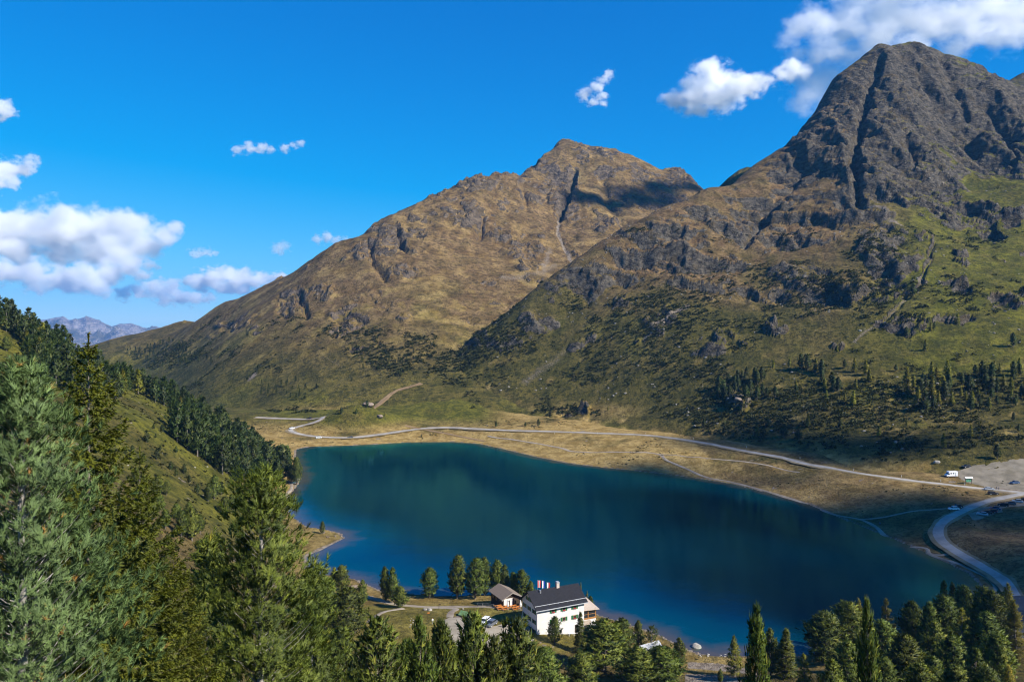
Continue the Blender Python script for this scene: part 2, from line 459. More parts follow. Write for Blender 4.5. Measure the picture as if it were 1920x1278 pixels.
B_SPOTS = [(545, 565, 35, 30, 1.2), (610, 545, 30, 22, 1.0), (655, 600, 35, 22, 1.1), (630, 620, 24, 16, 1.0), (725, 450, 40, 34, 1.2), (680, 470, 26, 20, 1.0), (790, 430, 40, 22, 0.9), (870, 400, 40, 30, 0.9), (935, 440, 26, 20, 1.0),
           (985, 470, 40, 22, 1.1), (1065, 370, 18, 48, 1.3), (1000, 300, 22, 16, 1.0), (1130, 420, 26, 24, 1.0), (1180, 370, 40, 30, 0.7), (890, 345, 50, 14, 1.0), (820, 365, 40, 12, 0.9), (1280, 335, 40, 18, 1.0), (990, 500, 30, 18, 1.0),
           (430, 610, 30, 12, 0.9), (480, 620, 22, 10, 0.8), (760, 510, 40, 16, 0.9), (680, 655, 40, 14, 0.8), (1040, 350, 30, 40, 0.8), (920, 530, 24, 12, 0.8)]

def z_mid(x, y, full=False):
    x = np.asarray(x, dtype=np.float64); y = np.asarray(y, dtype=np.float64)
    h0 = BF(x, y)
    px, py = to_px(x, y, h0)
    n1 = fbm(x, y, 90, 4, seed=131); n2 = fbm(x, y, 34, 3, seed=137)
    wx = px + 22 * n1; wy = py + 18 * n2
    sp = np.zeros_like(px)
    for (sx, sy, rx, ry, s) in B_SPOTS:
        sp = np.maximum(sp, s * np.exp(-(((wx - sx) / rx) ** 2 + ((wy - sy) / ry) ** 2)))
    sp = smooth01(0.3, 0.7, sp + 0.55 * n2)
    hi = smooth01(150, 320, h0) * smooth01(-0.1, 0.3, fbm(x, y, 60, 4, seed=141))
    r3 = 0.7 * smooth01(0.2, 0.4, fbm(x, y, 60, 4, seed=147)) * smooth01(40, 90, h0)
    rock = np.clip(np.maximum(sp, np.maximum(0.8 * hi, r3)), 0, 1)
    z = h0 + 9.0 * fbm(x, y, 220, 2, seed=161) * smooth01(90, 240, h0) + 2.2 * fbm(x, y, 40, 3, seed=162) * smooth01(8, 30, h0)
    rel = 20.0 * (ridged(x, y * 0.4, 110, 4, 0.5, seed=171) - 0.5) + 11.0 * (ridged(x, y * 0.7, 36, 4, 0.55, seed=173) - 0.5) + 4.0 * (ridged(x, y, 13, 3, 0.6, seed=175) - 0.5)
    z = z + (0.25 * smooth01(100, 250, h0) + 0.75 * rock) * rel
    z = z + (1 - rock) * 0.6 * fbm(x, y, 7, 2, seed=179) * smooth01(5, 20, h0)
    for line, dep, w in B_GULLY:
        d = dist_line(px + 6 * n2, py + 5 * n1, line)
        z = z - dep * np.exp(-(d / w) ** 2)
    if full:
        return z, dict(rock=rock, px=px, py=py, n1=n1, n2=n2, h0=h0)
    return z

def z_top(x, y):
    """highest of the land surfaces"""
    x = np.atleast_1d(np.asarray(x, dtype=np.float64)); y = np.atleast_1d(np.asarray(y, dtype=np.float64))
    z = np.full(x.shape, -50.0)
    a = y < 720
    if a.any(): z[a] = z_ground(x[a], y[a])
    b = (y > 380) & (y < 1400) & (x / np.maximum(y, 1) > -0.25)
    if b.any(): z[b] = np.maximum(z[b], z_right(x[b], y[b]))
    c = (y > 640)
    if c.any(): z[c] = np.maximum(z[c], z_mid(x[c], y[c]))
    return z

def z_rough(x, y):
    z = np.full(x.shape, -50.0)
    a = y < 720
    if a.any():
        sd = lake_sd(x[a], y[a]); k = smooth01(0.0, 28.0, sd)
        z[a] = np.where(sd > 0, (0.22 + 0.035 * sd) * (1 - k) + np.maximum(GF(x[a], y[a]), 0.3) * k, 0.0)
    b = (y > 380) & (y < 1400) & (x / np.maximum(y, 1) > -0.25)
    if b.any(): z[b] = np.maximum(z[b], AF(x[b], y[b]))
    c = (y > 640)
    if c.any(): z[c] = np.maximum(z[c], BF(x[c], y[c]))
    return z

def hit(px, py, lo=120.0, hi=1700.0, n=150):
    """first land point seen through each picture position"""
    px = np.atleast_1d(np.asarray(px, dtype=np.float64)); py = np.atleast_1d(np.asarray(py, dtype=np.float64))
    D = np.exp(np.linspace(math.log(lo), math.log(hi), n))
    X = (px[:, None] - CX) / FPX * D[None, :]; Y = np.broadcast_to(D[None, :], X.shape)
    Zr = HC - (py[:, None] - HY) / FPX * D[None, :]
    Z = z_rough(X.ravel(), Y.ravel()).reshape(X.shape)
    f = Z - Zr
    k = np.argmax(f > 0, axis=1); k = np.maximum(k, 1)
    i = np.arange(len(px)); f0 = f[i, k - 1]; f1 = f[i, k]
    t = np.clip(-f0 / (f1 - f0 + 1e-9), 0, 1)
    Dh = D[k - 1] + t * (D[k] - D[k - 1])
    x = (px - CX) / FPX * Dh
    return x, Dh, z_top(x, Dh)
# ------------------------------------------------------------------ materials: nodes
def new_mat(name):
    m = bpy.data.materials.new(name); m.use_nodes = True
    nt = m.node_tree; nt.nodes.clear()
    out = nt.nodes.new('ShaderNodeOutputMaterial'); bs = nt.nodes.new('ShaderNodeBsdfPrincipled')
    bs.inputs['Specular IOR Level'].default_value = 0.25
    bs.inputs['Roughness'].default_value = 0.8
    nt.links.new(bs.outputs[0], out.inputs[0])
    return m, nt, bs

class N:
    """small helper to write node graphs as expressions"""
    def __init__(self, nt): self.nt = nt
    def _in(self, sock, v):
        if hasattr(v, 'is_output'): self.nt.links.new(v, sock)
        elif isinstance(v, (tuple, list)) and sock.type == 'RGBA': sock.default_value = (v[0], v[1], v[2], 1.0)
        else: sock.default_value = v
    def attr(self, n):
        a = self.nt.nodes.new('ShaderNodeAttribute'); a.attribute_name = n; return a.outputs['Fac']
    def pos(self):
        return self.nt.nodes.new('ShaderNodeNewGeometry').outputs['Position']
    def obj(self):
        return self.nt.nodes.new('ShaderNodeTexCoord').outputs['Object']
    def rnd(self):
        return self.nt.nodes.new('ShaderNodeObjectInfo').outputs['Random']
    def noise(self, vec, scale, detail=4, rough=0.6, dist=0.0):
        t = self.nt.nodes.new('ShaderNodeTexNoise'); self._in(t.inputs['Vector'], vec)
        t.inputs['Scale'].default_value = scale; t.inputs['Detail'].default_value = detail
        t.inputs['Roughness'].default_value = rough; t.inputs['Distortion'].default_value = dist
        return t.outputs['Fac']
    def voro(self, vec, scale, feature='F1', rnd=1.0):
        t = self.nt.nodes.new('ShaderNodeTexVoronoi'); t.feature = feature; self._in(t.inputs['Vector'], vec)
        t.inputs['Scale'].default_value = scale; t.inputs['Randomness'].default_value = rnd
        return t.outputs['Distance']
    def mapr(self, v, a, b, c=0.0, d=1.0, smooth=True):
        t = self.nt.nodes.new('ShaderNodeMapRange'); t.interpolation_type = 'SMOOTHSTEP' if smooth else 'LINEAR'
        self._in(t.inputs[0], v)
        for i, q in enumerate((a, b, c, d)): t.inputs[i + 1].default_value = q
        return t.outputs[0]
    def mul(self, a, b): return self.math('MULTIPLY', a, b)
    def add(self, a, b): return self.math('ADD', a, b)
    def math(self, op, a, b=None):
        t = self.nt.nodes.new('ShaderNodeMath'); t.operation = op; self._in(t.inputs[0], a)
        if b is not None: self._in(t.inputs[1], b)
        return t.outputs[0]
    def mix(self, f, a, b, mode='MIX'):
        t = self.nt.nodes.new('ShaderNodeMix'); t.data_type = 'RGBA'; t.blend_type = mode
        self._in(t.inputs[0], f); self._in(t.inputs[6], a); self._in(t.inputs[7], b)
        return t.outputs[2]
    def scale(self, vec, s):
        t = self.nt.nodes.new('ShaderNodeMapping'); self._in(t.inputs['Vector'], vec); t.inputs['Scale'].default_value = s
        return t.outputs[0]
    def bump(self, h, strength=0.5, dist=1.0):
        t = self.nt.nodes.new('ShaderNodeBump'); self._in(t.inputs['Height'], h)
        t.inputs['Strength'].default_value = strength; t.inputs['Distance'].default_value = dist
        return t.outputs[0]

def link(nt, a, sock): nt.links.new(a, sock)

def terrain_mat(name, k=1.0, ROCK_DARK=(0.024, 0.021, 0.018), ROCK_LITE=(0.115, 0.098, 0.074)):
    """alpine ground: k scales all texture sizes; masks rock, straw, green, brown, scree come with the mesh"""
    m, nt, bs = new_mat(name); n = N(nt); p = n.pos()
    mid = n.noise(p, 0.07 / k, 3, 0.65); fine = n.noise(p, 0.30 / k, 3, 0.75); vfine = n.noise(p, 1.3 / k, 2, 0.7)
    dots = n.mapr(fine, 0.47, 0.60)          # tussocks and dwarf shrubs
    lite = n.mapr(vfine, 0.52, 0.70)         # bleached blades
    olive = n.mix(n.mapr(mid, 0.35, 0.65), (0.046, 0.043, 0.008), (0.105, 0.084, 0.019))
    olive = n.mix(n.mul(lite, 0.5), olive, (0.150, 0.122, 0.032))
    olive = n.mix(n.mul(dots, 0.8), olive, (0.018, 0.022, 0.005))
    brown = n.mix(n.mapr(mid, 0.3, 0.7), (0.104, 0.061, 0.026), (0.212, 0.138, 0.064))
    brown = n.mix(n.mul(lite, 0.4), brown, (0.195, 0.135, 0.075))
    brown = n.mix(n.mul(dots, 0.7), brown, (0.042, 0.026, 0.011))
    green = n.mix(n.mapr(mid, 0.35, 0.65), (0.060, 0.062, 0.007), (0.135, 0.125, 0.015))
    green = n.mix(n.mul(dots, 0.65), green, (0.024, 0.029, 0.006))
    straw = n.mix(n.mapr(mid, 0.35, 0.65), (0.230, 0.150, 0.044), (0.390, 0.275, 0.100))
    straw = n.mix(n.mul(dots, 0.45), straw, (0.085, 0.056, 0.014))
    c = n.mix(n.attr('brown'), olive, brown)
    c = n.mix(n.attr('green'), c, green)
    c = n.mix(n.attr('straw'), c, straw)
    rv = n.noise(n.scale(p, (1.0, 0.6, 1.6)), 0.13 / k, 4, 0.75)
    rockc = n.mix(n.mapr(rv, 0.34, 0.66), ROCK_DARK, ROCK_LITE)
    rockc = n.mix(n.mapr(fine, 0.54, 0.74, 0, 0.75), rockc, tuple(min(1, q * 1.75) for q in ROCK_LITE))
    rockc = n.mix(n.mapr(mid, 0.5, 0.68, 0, 0.6), rockc, (0.082, 0.058, 0.024))
    rk = n.add(n.attr('rock'), n.mapr(fine, 0.25, 0.75, -0.34, 0.34, False))
    c = n.mix(n.mapr(rk, 0.40, 0.58), c, rockc)
    sv = n.add(n.attr('scree'), n.mapr(vfine, 0.2, 0.8, -0.3, 0.3, False))
    c = n.mix(n.mapr(sv, 0.4, 0.7), c, n.mix(n.mapr(fine, 0.3, 0.7), (0.11, 0.083, 0.06), (0.26, 0.215, 0.165)))
    # scattered pale stones
    st = n.voro(p, 0.22 / k)
    stm = n.mul(n.mapr(st, 0.05, 0.13, 1, 0), n.mapr(mid, 0.56, 0.66))
    c = n.mix(n.mul(stm, 0.6), c, (0.25, 0.22, 0.18))
    link(nt, c, bs.inputs['Base Color'])
    bs.inputs['Roughness'].default_value = 0.95; bs.inputs['Specular IOR Level'].default_value = 0.12
    h = n.add(n.mul(fine, 1.2), n.mul(vfine, 0.5))
    hh = n.add(h, n.mul(rv, n.mul(n.attr('rock'), 4.0)))
    link(nt, n.bump(hh, 0.9, 1.5 * k), bs.inputs['Normal'])
    return m

MAT_GROUND = terrain_mat('alpine_ground', 0.55)
MAT_RIGHT = terrain_mat('alpine_slope', 0.9)
MAT_MID = terrain_mat('alpine_mountain', 1.5, (0.040, 0.033, 0.027), (0.150, 0.115, 0.080))

def steepness(me, lo, hi):
    nv = np.empty(len(me.vertices) * 3, dtype=np.float32)
    me.vertex_normals.foreach_get('vector', nv)
    return smooth01(hi, lo, np.abs(nv.reshape(-1, 3)[:, 2]))

def set_attr(me, name, v):
    me.attributes[name].data.foreach_set('value', np.ascontiguousarray(v, dtype=np.float32))

def polar_grid(px0, px1, cols, Ds):
    """columns fan out from the viewing side, rows by distance; only a choice of mesh density"""
    u = np.linspace(px0, px1, cols)
    D = np.asarray(Ds)
    X = (u[None, :] - CX) / FPX * D[:, None]
    Y = np.broadcast_to(D[:, None], X.shape)
    r, c = X.shape
    idx = np.arange(r * c).reshape(r, c)
    F = np.stack([idx[:-1, :-1], idx[:-1, 1:], idx[1:, 1:], idx[1:, :-1]], -1).reshape(-1, 4)
    return X.ravel().copy(), Y.ravel().copy(), F

# ---- ground
Ds = np.concatenate([np.linspace(-25, 8, 12), np.geomspace(9, 170, 45)[:-1], np.linspace(170, 300, 100)[:-1], np.linspace(300, 560, 140)[:-1], np.linspace(560, 740, 45)])
u = np.linspace(-420, 2260, 560)
_D = Ds[:, None]
_De = np.where(_D < 30, 30 + 0 * _D, _D)
X = ((u[None, :] - CX) / FPX * _De); Y = np.broadcast_to(_D, X.shape)
_r, _c = X.shape
_i = np.arange(_r * _c).reshape(_r, _c)
F = np.stack([_i[:-1, :-1], _i[:-1, 1:], _i[1:, 1:], _i[1:, :-1]], -1).reshape(-1, 4)
x = X.ravel().copy(); y = Y.ravel().copy()
z = z_ground(x, y)
sd = lake_sd(x, y)
pxs, pys = to_px(x, np.maximum(y, 5), z)
nb = fbm(x, y, 70, 4, seed=201); nm = fbm(x, y, 20, 4, seed=203); ns = fbm(x, y, 8, 3, seed=205)
far = smooth01(330, 420, y)
hillL = smooth01(-20, -70, x - 0.12 * (y - 330)) * smooth01(230, 300, y) * smooth01(2, 12, z)
right_end = smooth01(90, 150, x) * smooth01(240, 270, y)
shore_s = smooth01(0, 3, sd) * (1 - smooth01(10, 26, sd + 12 * nm))
straw = np.clip(far * (1 - hillL) * smooth01(-0.4, 0.0, nb + 0.4 * nm) * (1 - smooth01(14, 24, z)) * 1.0 + 0.5 * shore_s, 0, 1)
straw = np.where(right_end > 0.5, np.minimum(straw, 0.25 + 0.35 * smooth01(-0.1, 0.3, nm)) * (0.5 + 0.5 * smooth01(320, 400, y)), straw)
meadow = np.exp(-(((x + 22) / 46) ** 2 + ((y - 222) / 26) ** 2))
straw = np.clip(np.maximum(straw, 0.36 * smooth01(0.3, 0.6, meadow) * (0.75 + 0.8 * nm)), 0, 1)
green = np.clip(np.maximum(0.95 * smooth01(0.3, 0.5, meadow), 0.9 * hillL * smooth01(-0.45, 0.05, nb + 0.5 * nm)), 0, 1)
spit = np.exp(-(((x + 78) / 22) ** 2 + ((y - 338) / 14) ** 2))
green = np.maximum(green, 0.5 * spit); straw = np.maximum(straw, 0.7 * spit)
brown = np.clip(0.30 + 0.8 * nb - 0.3 * hillL + 0.6 * right_end * smooth01(-0.3, 0.2, nm), 0, 0.9)
brown = np.maximum(brown, 0.75 * far * shore_s)
mound = np.exp(-(((x + 124.0) / 24.0) ** 2 + ((y - 630.0) / 15.0) ** 2))
straw = straw * (1 - smooth01(0.3, 0.6, mound + 0.3 * nm)); brown = np.where(mound > 0.3, 0.25, brown)
rockm = np.zeros_like(x)
lp_ = [(556, 905), (566, 880), (556, 862)]
rockm = np.maximum(rockm, 0.9 * np.exp(-(((pxs - 556) / 12) ** 2 + ((pys - 890) / 26) ** 2)) * (sd > 0))
scree = np.clip(np.where(sd > 0, 0.85 * (1 - smooth01(0.3, 2.4 + 4.0 * ns, sd)), 0.55), 0, 1)
# gravel lot and lay-bys in front of the house
lot = [(846, 1158), (872, 1152), (905, 1160), (930, 1175), (985, 1150), (1000, 1180), (985, 1215), (900, 1215), (855, 1200), (815, 1185), (822, 1165)]
lot_w = soft_poly(pxs + 10 * ns, pys + 5 * nm, lot, 4) * (y > 150)
scree = np.maximum(scree, lot_w * 1.1)
park = [(1795, 886), (1830, 880), (1900, 876), (1990, 872), (1990, 930), (1870, 922), (1830, 905), (1800, 898)]
park_w = soft_poly(pxs + 8 * ns, pys + 3 * nm, park, 3) * (y > 300)
scree = np.maximum(scree, park_w * 1.15)
lay2 = [(1290, 1240), (1345, 1243), (1400, 1250), (1400, 1262), (1340, 1256), (1290, 1252)]
scree = np.maximum(scree, soft_poly(pxs, pys, lay2, 2.5) * (y > 150) * 1.1)
lay3 = [(1285, 1262), (1380, 1266), (1400, 1290), (1285, 1290)]
scree = np.maximum(scree, soft_poly(pxs, pys, lay3, 2.5) * (y > 150) * 1.1)
me = np_mesh('ground', np.stack([x, y, z], 1), F, True, dict(rock=rockm, straw=straw, green=green, brown=brown, scree=scree))
structure(put('ground', me, MAT_GROUND), 'grassy shore meadows and hillsides round the lake')

# ---- right mountain
Ds = np.concatenate([np.linspace(385, 560, 75)[:-1], np.linspace(560, 860, 135)[:-1], np.linspace(860, 1170, 185)[:-1], np.linspace(1170, 1380, 16)])
x, y, F = polar_grid(640, 2140, 570, Ds)
z, q = z_right(x, y, True)
h0, px_, py_, n1, n2, rock = q['h0'], q['px'], q['py'], q['n1'], q['n2'], q['rock']
n3 = fbm(x, y, 70, 4, seed=211); n4 = fbm(x, y, 16, 3, seed=213)
brown = np.clip(smooth01(70, 170, h0 + 60 * n3) * smooth01(1760, 1560, px_ + 60 * n1) * (0.75 + 0.6 * n4) + 0.22 * smooth01(-0.1, 0.3, n3), 0, 1)
green = np.clip(smooth01(1560, 1760, px_ + 80 * n1) * smooth01(30, 70, h0 + 30 * n3) * (0.7 + 0.9 * n4 + 0.5 * n3) + 0.5 * smooth01(0.1, 0.4, n3) * smooth01(150, 80, h0), 0, 1)
straw = np.clip((1 - smooth01(6, 17 + 8 * n3, h0)) * smooth01(-0.2, 0.2, n4 + n1) + 0.45 * smooth01(0.22, 0.5, n4 + 0.5 * n3) * smooth01(90, 30, h0), 0, 1)
straw = np.maximum(straw, 0.8 * np.exp(-(((px_ - 1130) / 60) ** 2 + ((py_ - 770) / 12) ** 2)))
scree = np.zeros_like(x)
for line, w, s in [([(1612, 372), (1640, 388), (1668, 408), (1690, 425)], 7, 0.75), ([(1748, 462), (1744, 500), (1715, 550), (1650, 605), (1600, 640)], 4, 0.62), ([(1290, 575), (1235, 610), (1210, 640)], 6, 0.85), ([(1060, 660), (1010, 695), (985, 715)], 14, 0.5),
                   ([(1600, 375), (1560, 420)], 10, 0.45), ([(735, 750), (800, 730), (870, 690)], 3, 0.6), ([(660, 782), (700, 766), (740, 752), (780, 742)], 5, 0.9), ([(690, 772), (730, 758), (780, 745)], 4, 0.75), ([(1390, 750), (1375, 765)], 8, 0.8)]:
    d = dist_line(px_ + 6 * n4, py_ + 4 * n2, line)
    scree = np.maximum(scree, s * np.exp(-(d / w) ** 2))
scree = np.clip(scree + 0.25 * rock * smooth01(0.2, 0.5, n4), 0, 1)
me = np_mesh('mountain_slope', np.stack([x, y, z], 1), F, True, dict(rock=rock, straw=straw, green=green, brown=brown, scree=scree))
st = steepness(me, 0.62, 0.86)
rock = np.clip(rock * (0.36 + 0.85 * st) + 0.75 * smooth01(0.6, 1.0, st) * smooth01(30, 80, h0), 0, 1)
set_attr(me, 'rock', rock); set_attr(me, 'scree', np.clip(scree - 0.2 * st, 0, 1))
structure(put('mountain_slope', me, MAT_RIGHT), 'rocky pyramid mountain with heath slopes right of the lake')

# ---- middle mountain
Ds = np.concatenate([np.linspace(640, 960, 115)[:-1], np.linspace(960, 1720, 275)[:-1], np.linspace(1720, 2050, 14)])
x, y, F = polar_grid(60, 1420, 530, Ds)
z, q = z_mid(x, y, True)
h0, px_, py_, n1, n2, rock = q['h0'], q['px'], q['py'], q['n1'], q['n2'], q['rock']
n3 = fbm(x, y, 110, 4, seed=221); n4 = fbm(x, y, 26, 3, seed=223)
brown = np.clip(smooth01(15, 110, h0 + 50 * n3) * (0.85 + 0.5 * n4), 0, 1)
green = np.clip(0.55 * smooth01(0.0, 0.35, n3) * smooth01(170, 60, h0) + 0.35 * smooth01(0.1, 0.4, n4) * smooth01(200, 80, h0), 0, 1)
straw = np.clip(0.42 * smooth01(0.0, 0.45, n4 + 0.6 * n3) * smooth01(15, 60, h0) + 0.10 * smooth01(250, 420, h0), 0, 1)
straw = np.maximum(straw, 0.85 * np.exp(-(((px_ - 620) / 120) ** 2 + ((py_ - 775) / 12) ** 2)))
scree = np.zeros_like(x)
for line, w, s in [([(1048, 410), (1046, 440), (1060, 470), (1075, 500)], 4, 0.9), ([(1040, 500), (1000, 520), (940, 520)], 10, 0.55), ([(1030, 470), (1020, 515)], 9, 0.6), ([(480, 700), (465, 712)], 4, 0.8), ([(640, 690), (600, 660)], 3, 0.5)]:
    d = dist_line(px_ + 5 * n4, py_ + 4 * n2, line)
    scree = np.maximum(scree, s * np.exp(-(d / w) ** 2))
scree = np.clip(scree + 0.4 * rock * smooth01(0.15, 0.5, n4), 0, 1)
me = np_mesh('mountain', np.stack([x, y, z], 1), F, True, dict(rock=rock, straw=straw, green=green, brown=brown, scree=scree))
st = steepness(me, 0.66, 0.90)
set_attr(me, 'rock', np.clip(rock * (0.15 + 0.95 * st) + 0.45 * smooth01(0.75, 1.0, st) * smooth01(60, 120, h0), 0, 1))
structure(put('mountain', me, MAT_MID), 'brown mountain with pointed summit beyond the far shore')

# ---- far range and the hill shoulder behind
def far_ridge(name, pts, D, depth, label, mat, seed, rough, rk0=0.6):
    px_p = np.array([q[0] for q in pts], float); py_p = np.array([q[1] for q in pts], float)
    u = np.linspace(px_p[0], px_p[-1], 260); v = np.linspace(0, 1, 60)
    base = D
    crest = HC - (np.interp(u, px_p, py_p) - HY) / FPX * base
    U, Vv = np.meshgrid(u, v)
    Dd = base - depth * (1 - Vv)
    X = (U - CX) / FPX * Dd
    low = -0.03 * D
    prof = Vv ** 1.25
    Zc = low + (crest[None, :] - low) * prof
    rid = ridged(X, Dd * 0.5, D * 0.07, 5, 0.55, seed=seed) - 0.5
    Zc = Zc + rough * D * rid * np.minimum(1, (1 - Vv) * 3 + 0.12) * np.minimum(1, Vv * 4)
    # back side so the ridge is a solid body
    Xb = X[-1:] * 1.035; Db = Dd[-1:] * 1.035; Zb = np.full_like(Xb, low)
    X = np.vstack([X, Xb]); Dd = np.vstack([Dd, Db]); Zc = np.vstack([Zc, Zb])
    r, c = X.shape; idx = np.arange(r * c).reshape(r, c)
    F = np.stack([idx[:-1, :-1], idx[:-1, 1:], idx[1:, 1:], idx[1:, :-1]], -1).reshape(-1, 4)
    nn = fbm(X.ravel(), Dd.ravel(), D * 0.05, 4, seed=seed + 9)
    rk = np.clip(rk0 + 1.2 * nn * (rk0 > 0.3), 0, 1)
    zz = np.zeros(X.size)
    me = np_mesh(name, np.stack([X.ravel(), Dd.ravel(), Zc.ravel()], 1), F, True, dict(rock=rk, straw=zz, green=zz + 0.3, brown=zz + 0.4, scree=zz))
    return structure(put(name, me, mat), label)
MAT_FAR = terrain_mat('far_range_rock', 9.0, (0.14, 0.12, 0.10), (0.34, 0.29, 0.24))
far_ridge('mountain_range', [(-300, 640), (-100, 615), (60, 602), (100, 597), (118, 594), (130, 601), (150, 597), (163, 592), (180, 598), (196, 606), (212, 613), (222, 610), (245, 606), (268, 612), (300, 614), (330, 620), (420, 640), (500, 660)],
          13000.0, 4000.0, 'blue distant mountain range at the valley end', MAT_FAR, 301, 0.034)
far_ridge('mountain_shoulder', [(1330, 368), (1365, 334), (1385, 319), (1400, 313), (1420, 315), (1460, 335), (1600, 420)], 1260.0, 260.0, 'tan grassy shoulder behind the rocky mountain', MAT_MID, 307, 0.002, 0.05)
far_ridge('mountain_flank', [(1780, 300), (1840, 200), (1890, 152), (1905, 143), (1925, 133), (1990, 128), (2200, 170)], 1500.0, 300.0, 'grey rock flank behind the rocky mountain', MAT_MID, 309, 0.012)

# ------------------------------------------------------------------ lake
cx_l = [p[0] for p in LAKE]; cy_l = [p[1] for p in LAKE]
Ds = np.concatenate([np.linspace(190, 360, 80)[:-1], np.linspace(360, 600, 60)])
x, y, F = polar_grid(470, 1900, 300, Ds)
sd = lake_sd(x, y)
keep = (sd[F] < 3.0).any(1)
F = F[keep]
used = np.unique(F); rm = np.full(len(x), -1); rm[used] = np.arange(len(used))
xs, ys, sds = x[used], y[used], sd[used]
me = np_mesh('lake_water', np.stack([xs, ys, np.zeros(len(xs))], 1), rm[F], True, dict(depth=np.maximum(-sds, 0)))
m, nt, bs = new_mat('lake_water'); n = N(nt); p = n.pos()
dep = n.attr('depth')
dj = n.add(dep, n.mapr(n.noise(p, 0.09, 4), 0.3, 0.7, -3, 3, False))
deepc = n.mix(n.mapr(n.noise(p, 0.006, 2), 0.35, 0.65), (0.0, 0.014, 0.029), (0.0, 0.018, 0.035))
c = n.mix(n.mapr(dj, 5, 34), (0.0, 0.036, 0.052), deepc)
c = n.mix(n.mapr(dj, 0.0, 9), (0.060, 0.052, 0.042), c)
link(nt, c, bs.inputs['Base Color'])
bs.inputs['Roughness'].default_value = 0.9; bs.inputs['Specular IOR Level'].default_value = 0.0
w1 = n.noise(n.scale(p, (1, 1.6, 1)), 0.9, 3, 0.6); w2 = n.noise(p, 0.14, 2, 0.5)
bmp = n.bump(n.add(n.mul(w1, 0.05), n.mul(w2, 0.10)), 0.30, 1.0)
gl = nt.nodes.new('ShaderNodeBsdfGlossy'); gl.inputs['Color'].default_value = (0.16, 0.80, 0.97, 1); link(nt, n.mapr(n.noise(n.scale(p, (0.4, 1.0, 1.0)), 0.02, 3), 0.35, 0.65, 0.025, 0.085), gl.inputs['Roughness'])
fr = nt.nodes.new('ShaderNodeFresnel'); fr.inputs['IOR'].default_value = 1.33; link(nt, bmp, fr.inputs['Normal']); link(nt, bmp, gl.inputs['Normal'])
mx = nt.nodes.new('ShaderNodeMixShader'); link(nt, n.mul(fr.outputs[0], 1.0), mx.inputs[0]); link(nt, bs.outputs[0], mx.inputs[1]); link(nt, gl.outputs[0], mx.inputs[2])
link(nt, mx.outputs[0], [q for q in nt.nodes if q.type == 'OUTPUT_MATERIAL'][0].inputs[0])
structure(put('lake_water', me, m), 'calm deep blue mountain lake')
# ------------------------------------------------------------------ trees
RNG = np.random.default_rng(7)
random.seed(7)

def leaf_mat(name, dark, light, warm, trans=0.25):
    m, nt, bs = new_mat(name); n = N(nt)
    t = n.attr('tint'); r = n.rnd()
    c = n.mix(n.mapr(t, 0.0, 0.85, 0, 1, False), dark, light)
    c = n.mix(n.mapr(t, 0.86, 0.94), c, warm)
    hv = nt.nodes.new('ShaderNodeHueSaturation')
    link(nt, c, hv.inputs['Color'])
    link(nt, n.mapr(r, 0, 1, 0.72, 1.28, False), hv.inputs['Value'])
    rr = n.math('FRACT', n.mul(r, 7.31))
    link(nt, n.mapr(rr, 0, 1, 0.485, 0.515, False), hv.inputs['Hue'])
    link(nt, hv.outputs[0], bs.inputs['Base Color'])
    bs.inputs['Roughness'].default_value = 0.55; bs.inputs['Specular IOR Level'].default_value = 0.25
    tr = nt.nodes.new('ShaderNodeBsdfTranslucent'); mx = nt.nodes.new('ShaderNodeMixShader')
    link(nt, hv.outputs[0], tr.inputs['Color']); mx.inputs[0].default_value = trans
    link(nt, bs.outputs[0], mx.inputs[1]); link(nt, tr.outputs[0], mx.inputs[2])
    out = [q for q in nt.nodes if q.type == 'OUTPUT_MATERIAL'][0]
    link(nt, mx.outputs[0], out.inputs[0])
    return m

MAT_PINE = leaf_mat('stone_pine_needles', (0.014, 0.032, 0.005), (0.185, 0.220, 0.030), (0.250, 0.240, 0.036))
MAT_PINE_BLUE = leaf_mat('blue_green_needles', (0.012, 0.030, 0.008), (0.130, 0.205, 0.066), (0.24, 0.14, 0.03))
MAT_SPRUCE = leaf_mat('spruce_needles', (0.022, 0.034, 0.003), (0.145, 0.155, 0.014), (0.20, 0.185, 0.02))
MAT_LARCH = leaf_mat('larch_needles', (0.090, 0.100, 0.009), (0.270, 0.240, 0.022), (0.36, 0.27, 0.02), 0.35)
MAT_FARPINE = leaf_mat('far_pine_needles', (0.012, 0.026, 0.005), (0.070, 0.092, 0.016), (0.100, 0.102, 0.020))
MAT_SHRUB = leaf_mat('shrub_leaves', (0.012, 0.018, 0.004), (0.060, 0.060, 0.012), (0.095, 0.066, 0.018))
m, nt, bs = new_mat('bark'); n = N(nt); p = n.obj()
link(nt, n.mix(n.noise(n.scale(p, (6, 6, 1)), 2.0, 4), (0.075, 0.055, 0.040), (0.235, 0.205, 0.175)), bs.inputs['Base Color'])
MAT_BARK = m
m, nt, bs = new_mat('grey_lichen_bark'); n = N(nt); p = n.obj()
link(nt, n.mix(n.noise(n.scale(p, (5, 5, 2)), 3.0, 4), (0.14, 0.12, 0.105), (0.42, 0.40, 0.37)), bs.inputs['Base Color'])
MAT_GREYBARK = m

def unit(v):
    return v / (np.linalg.norm(v, axis=-1, keepdims=True) + 1e-9)

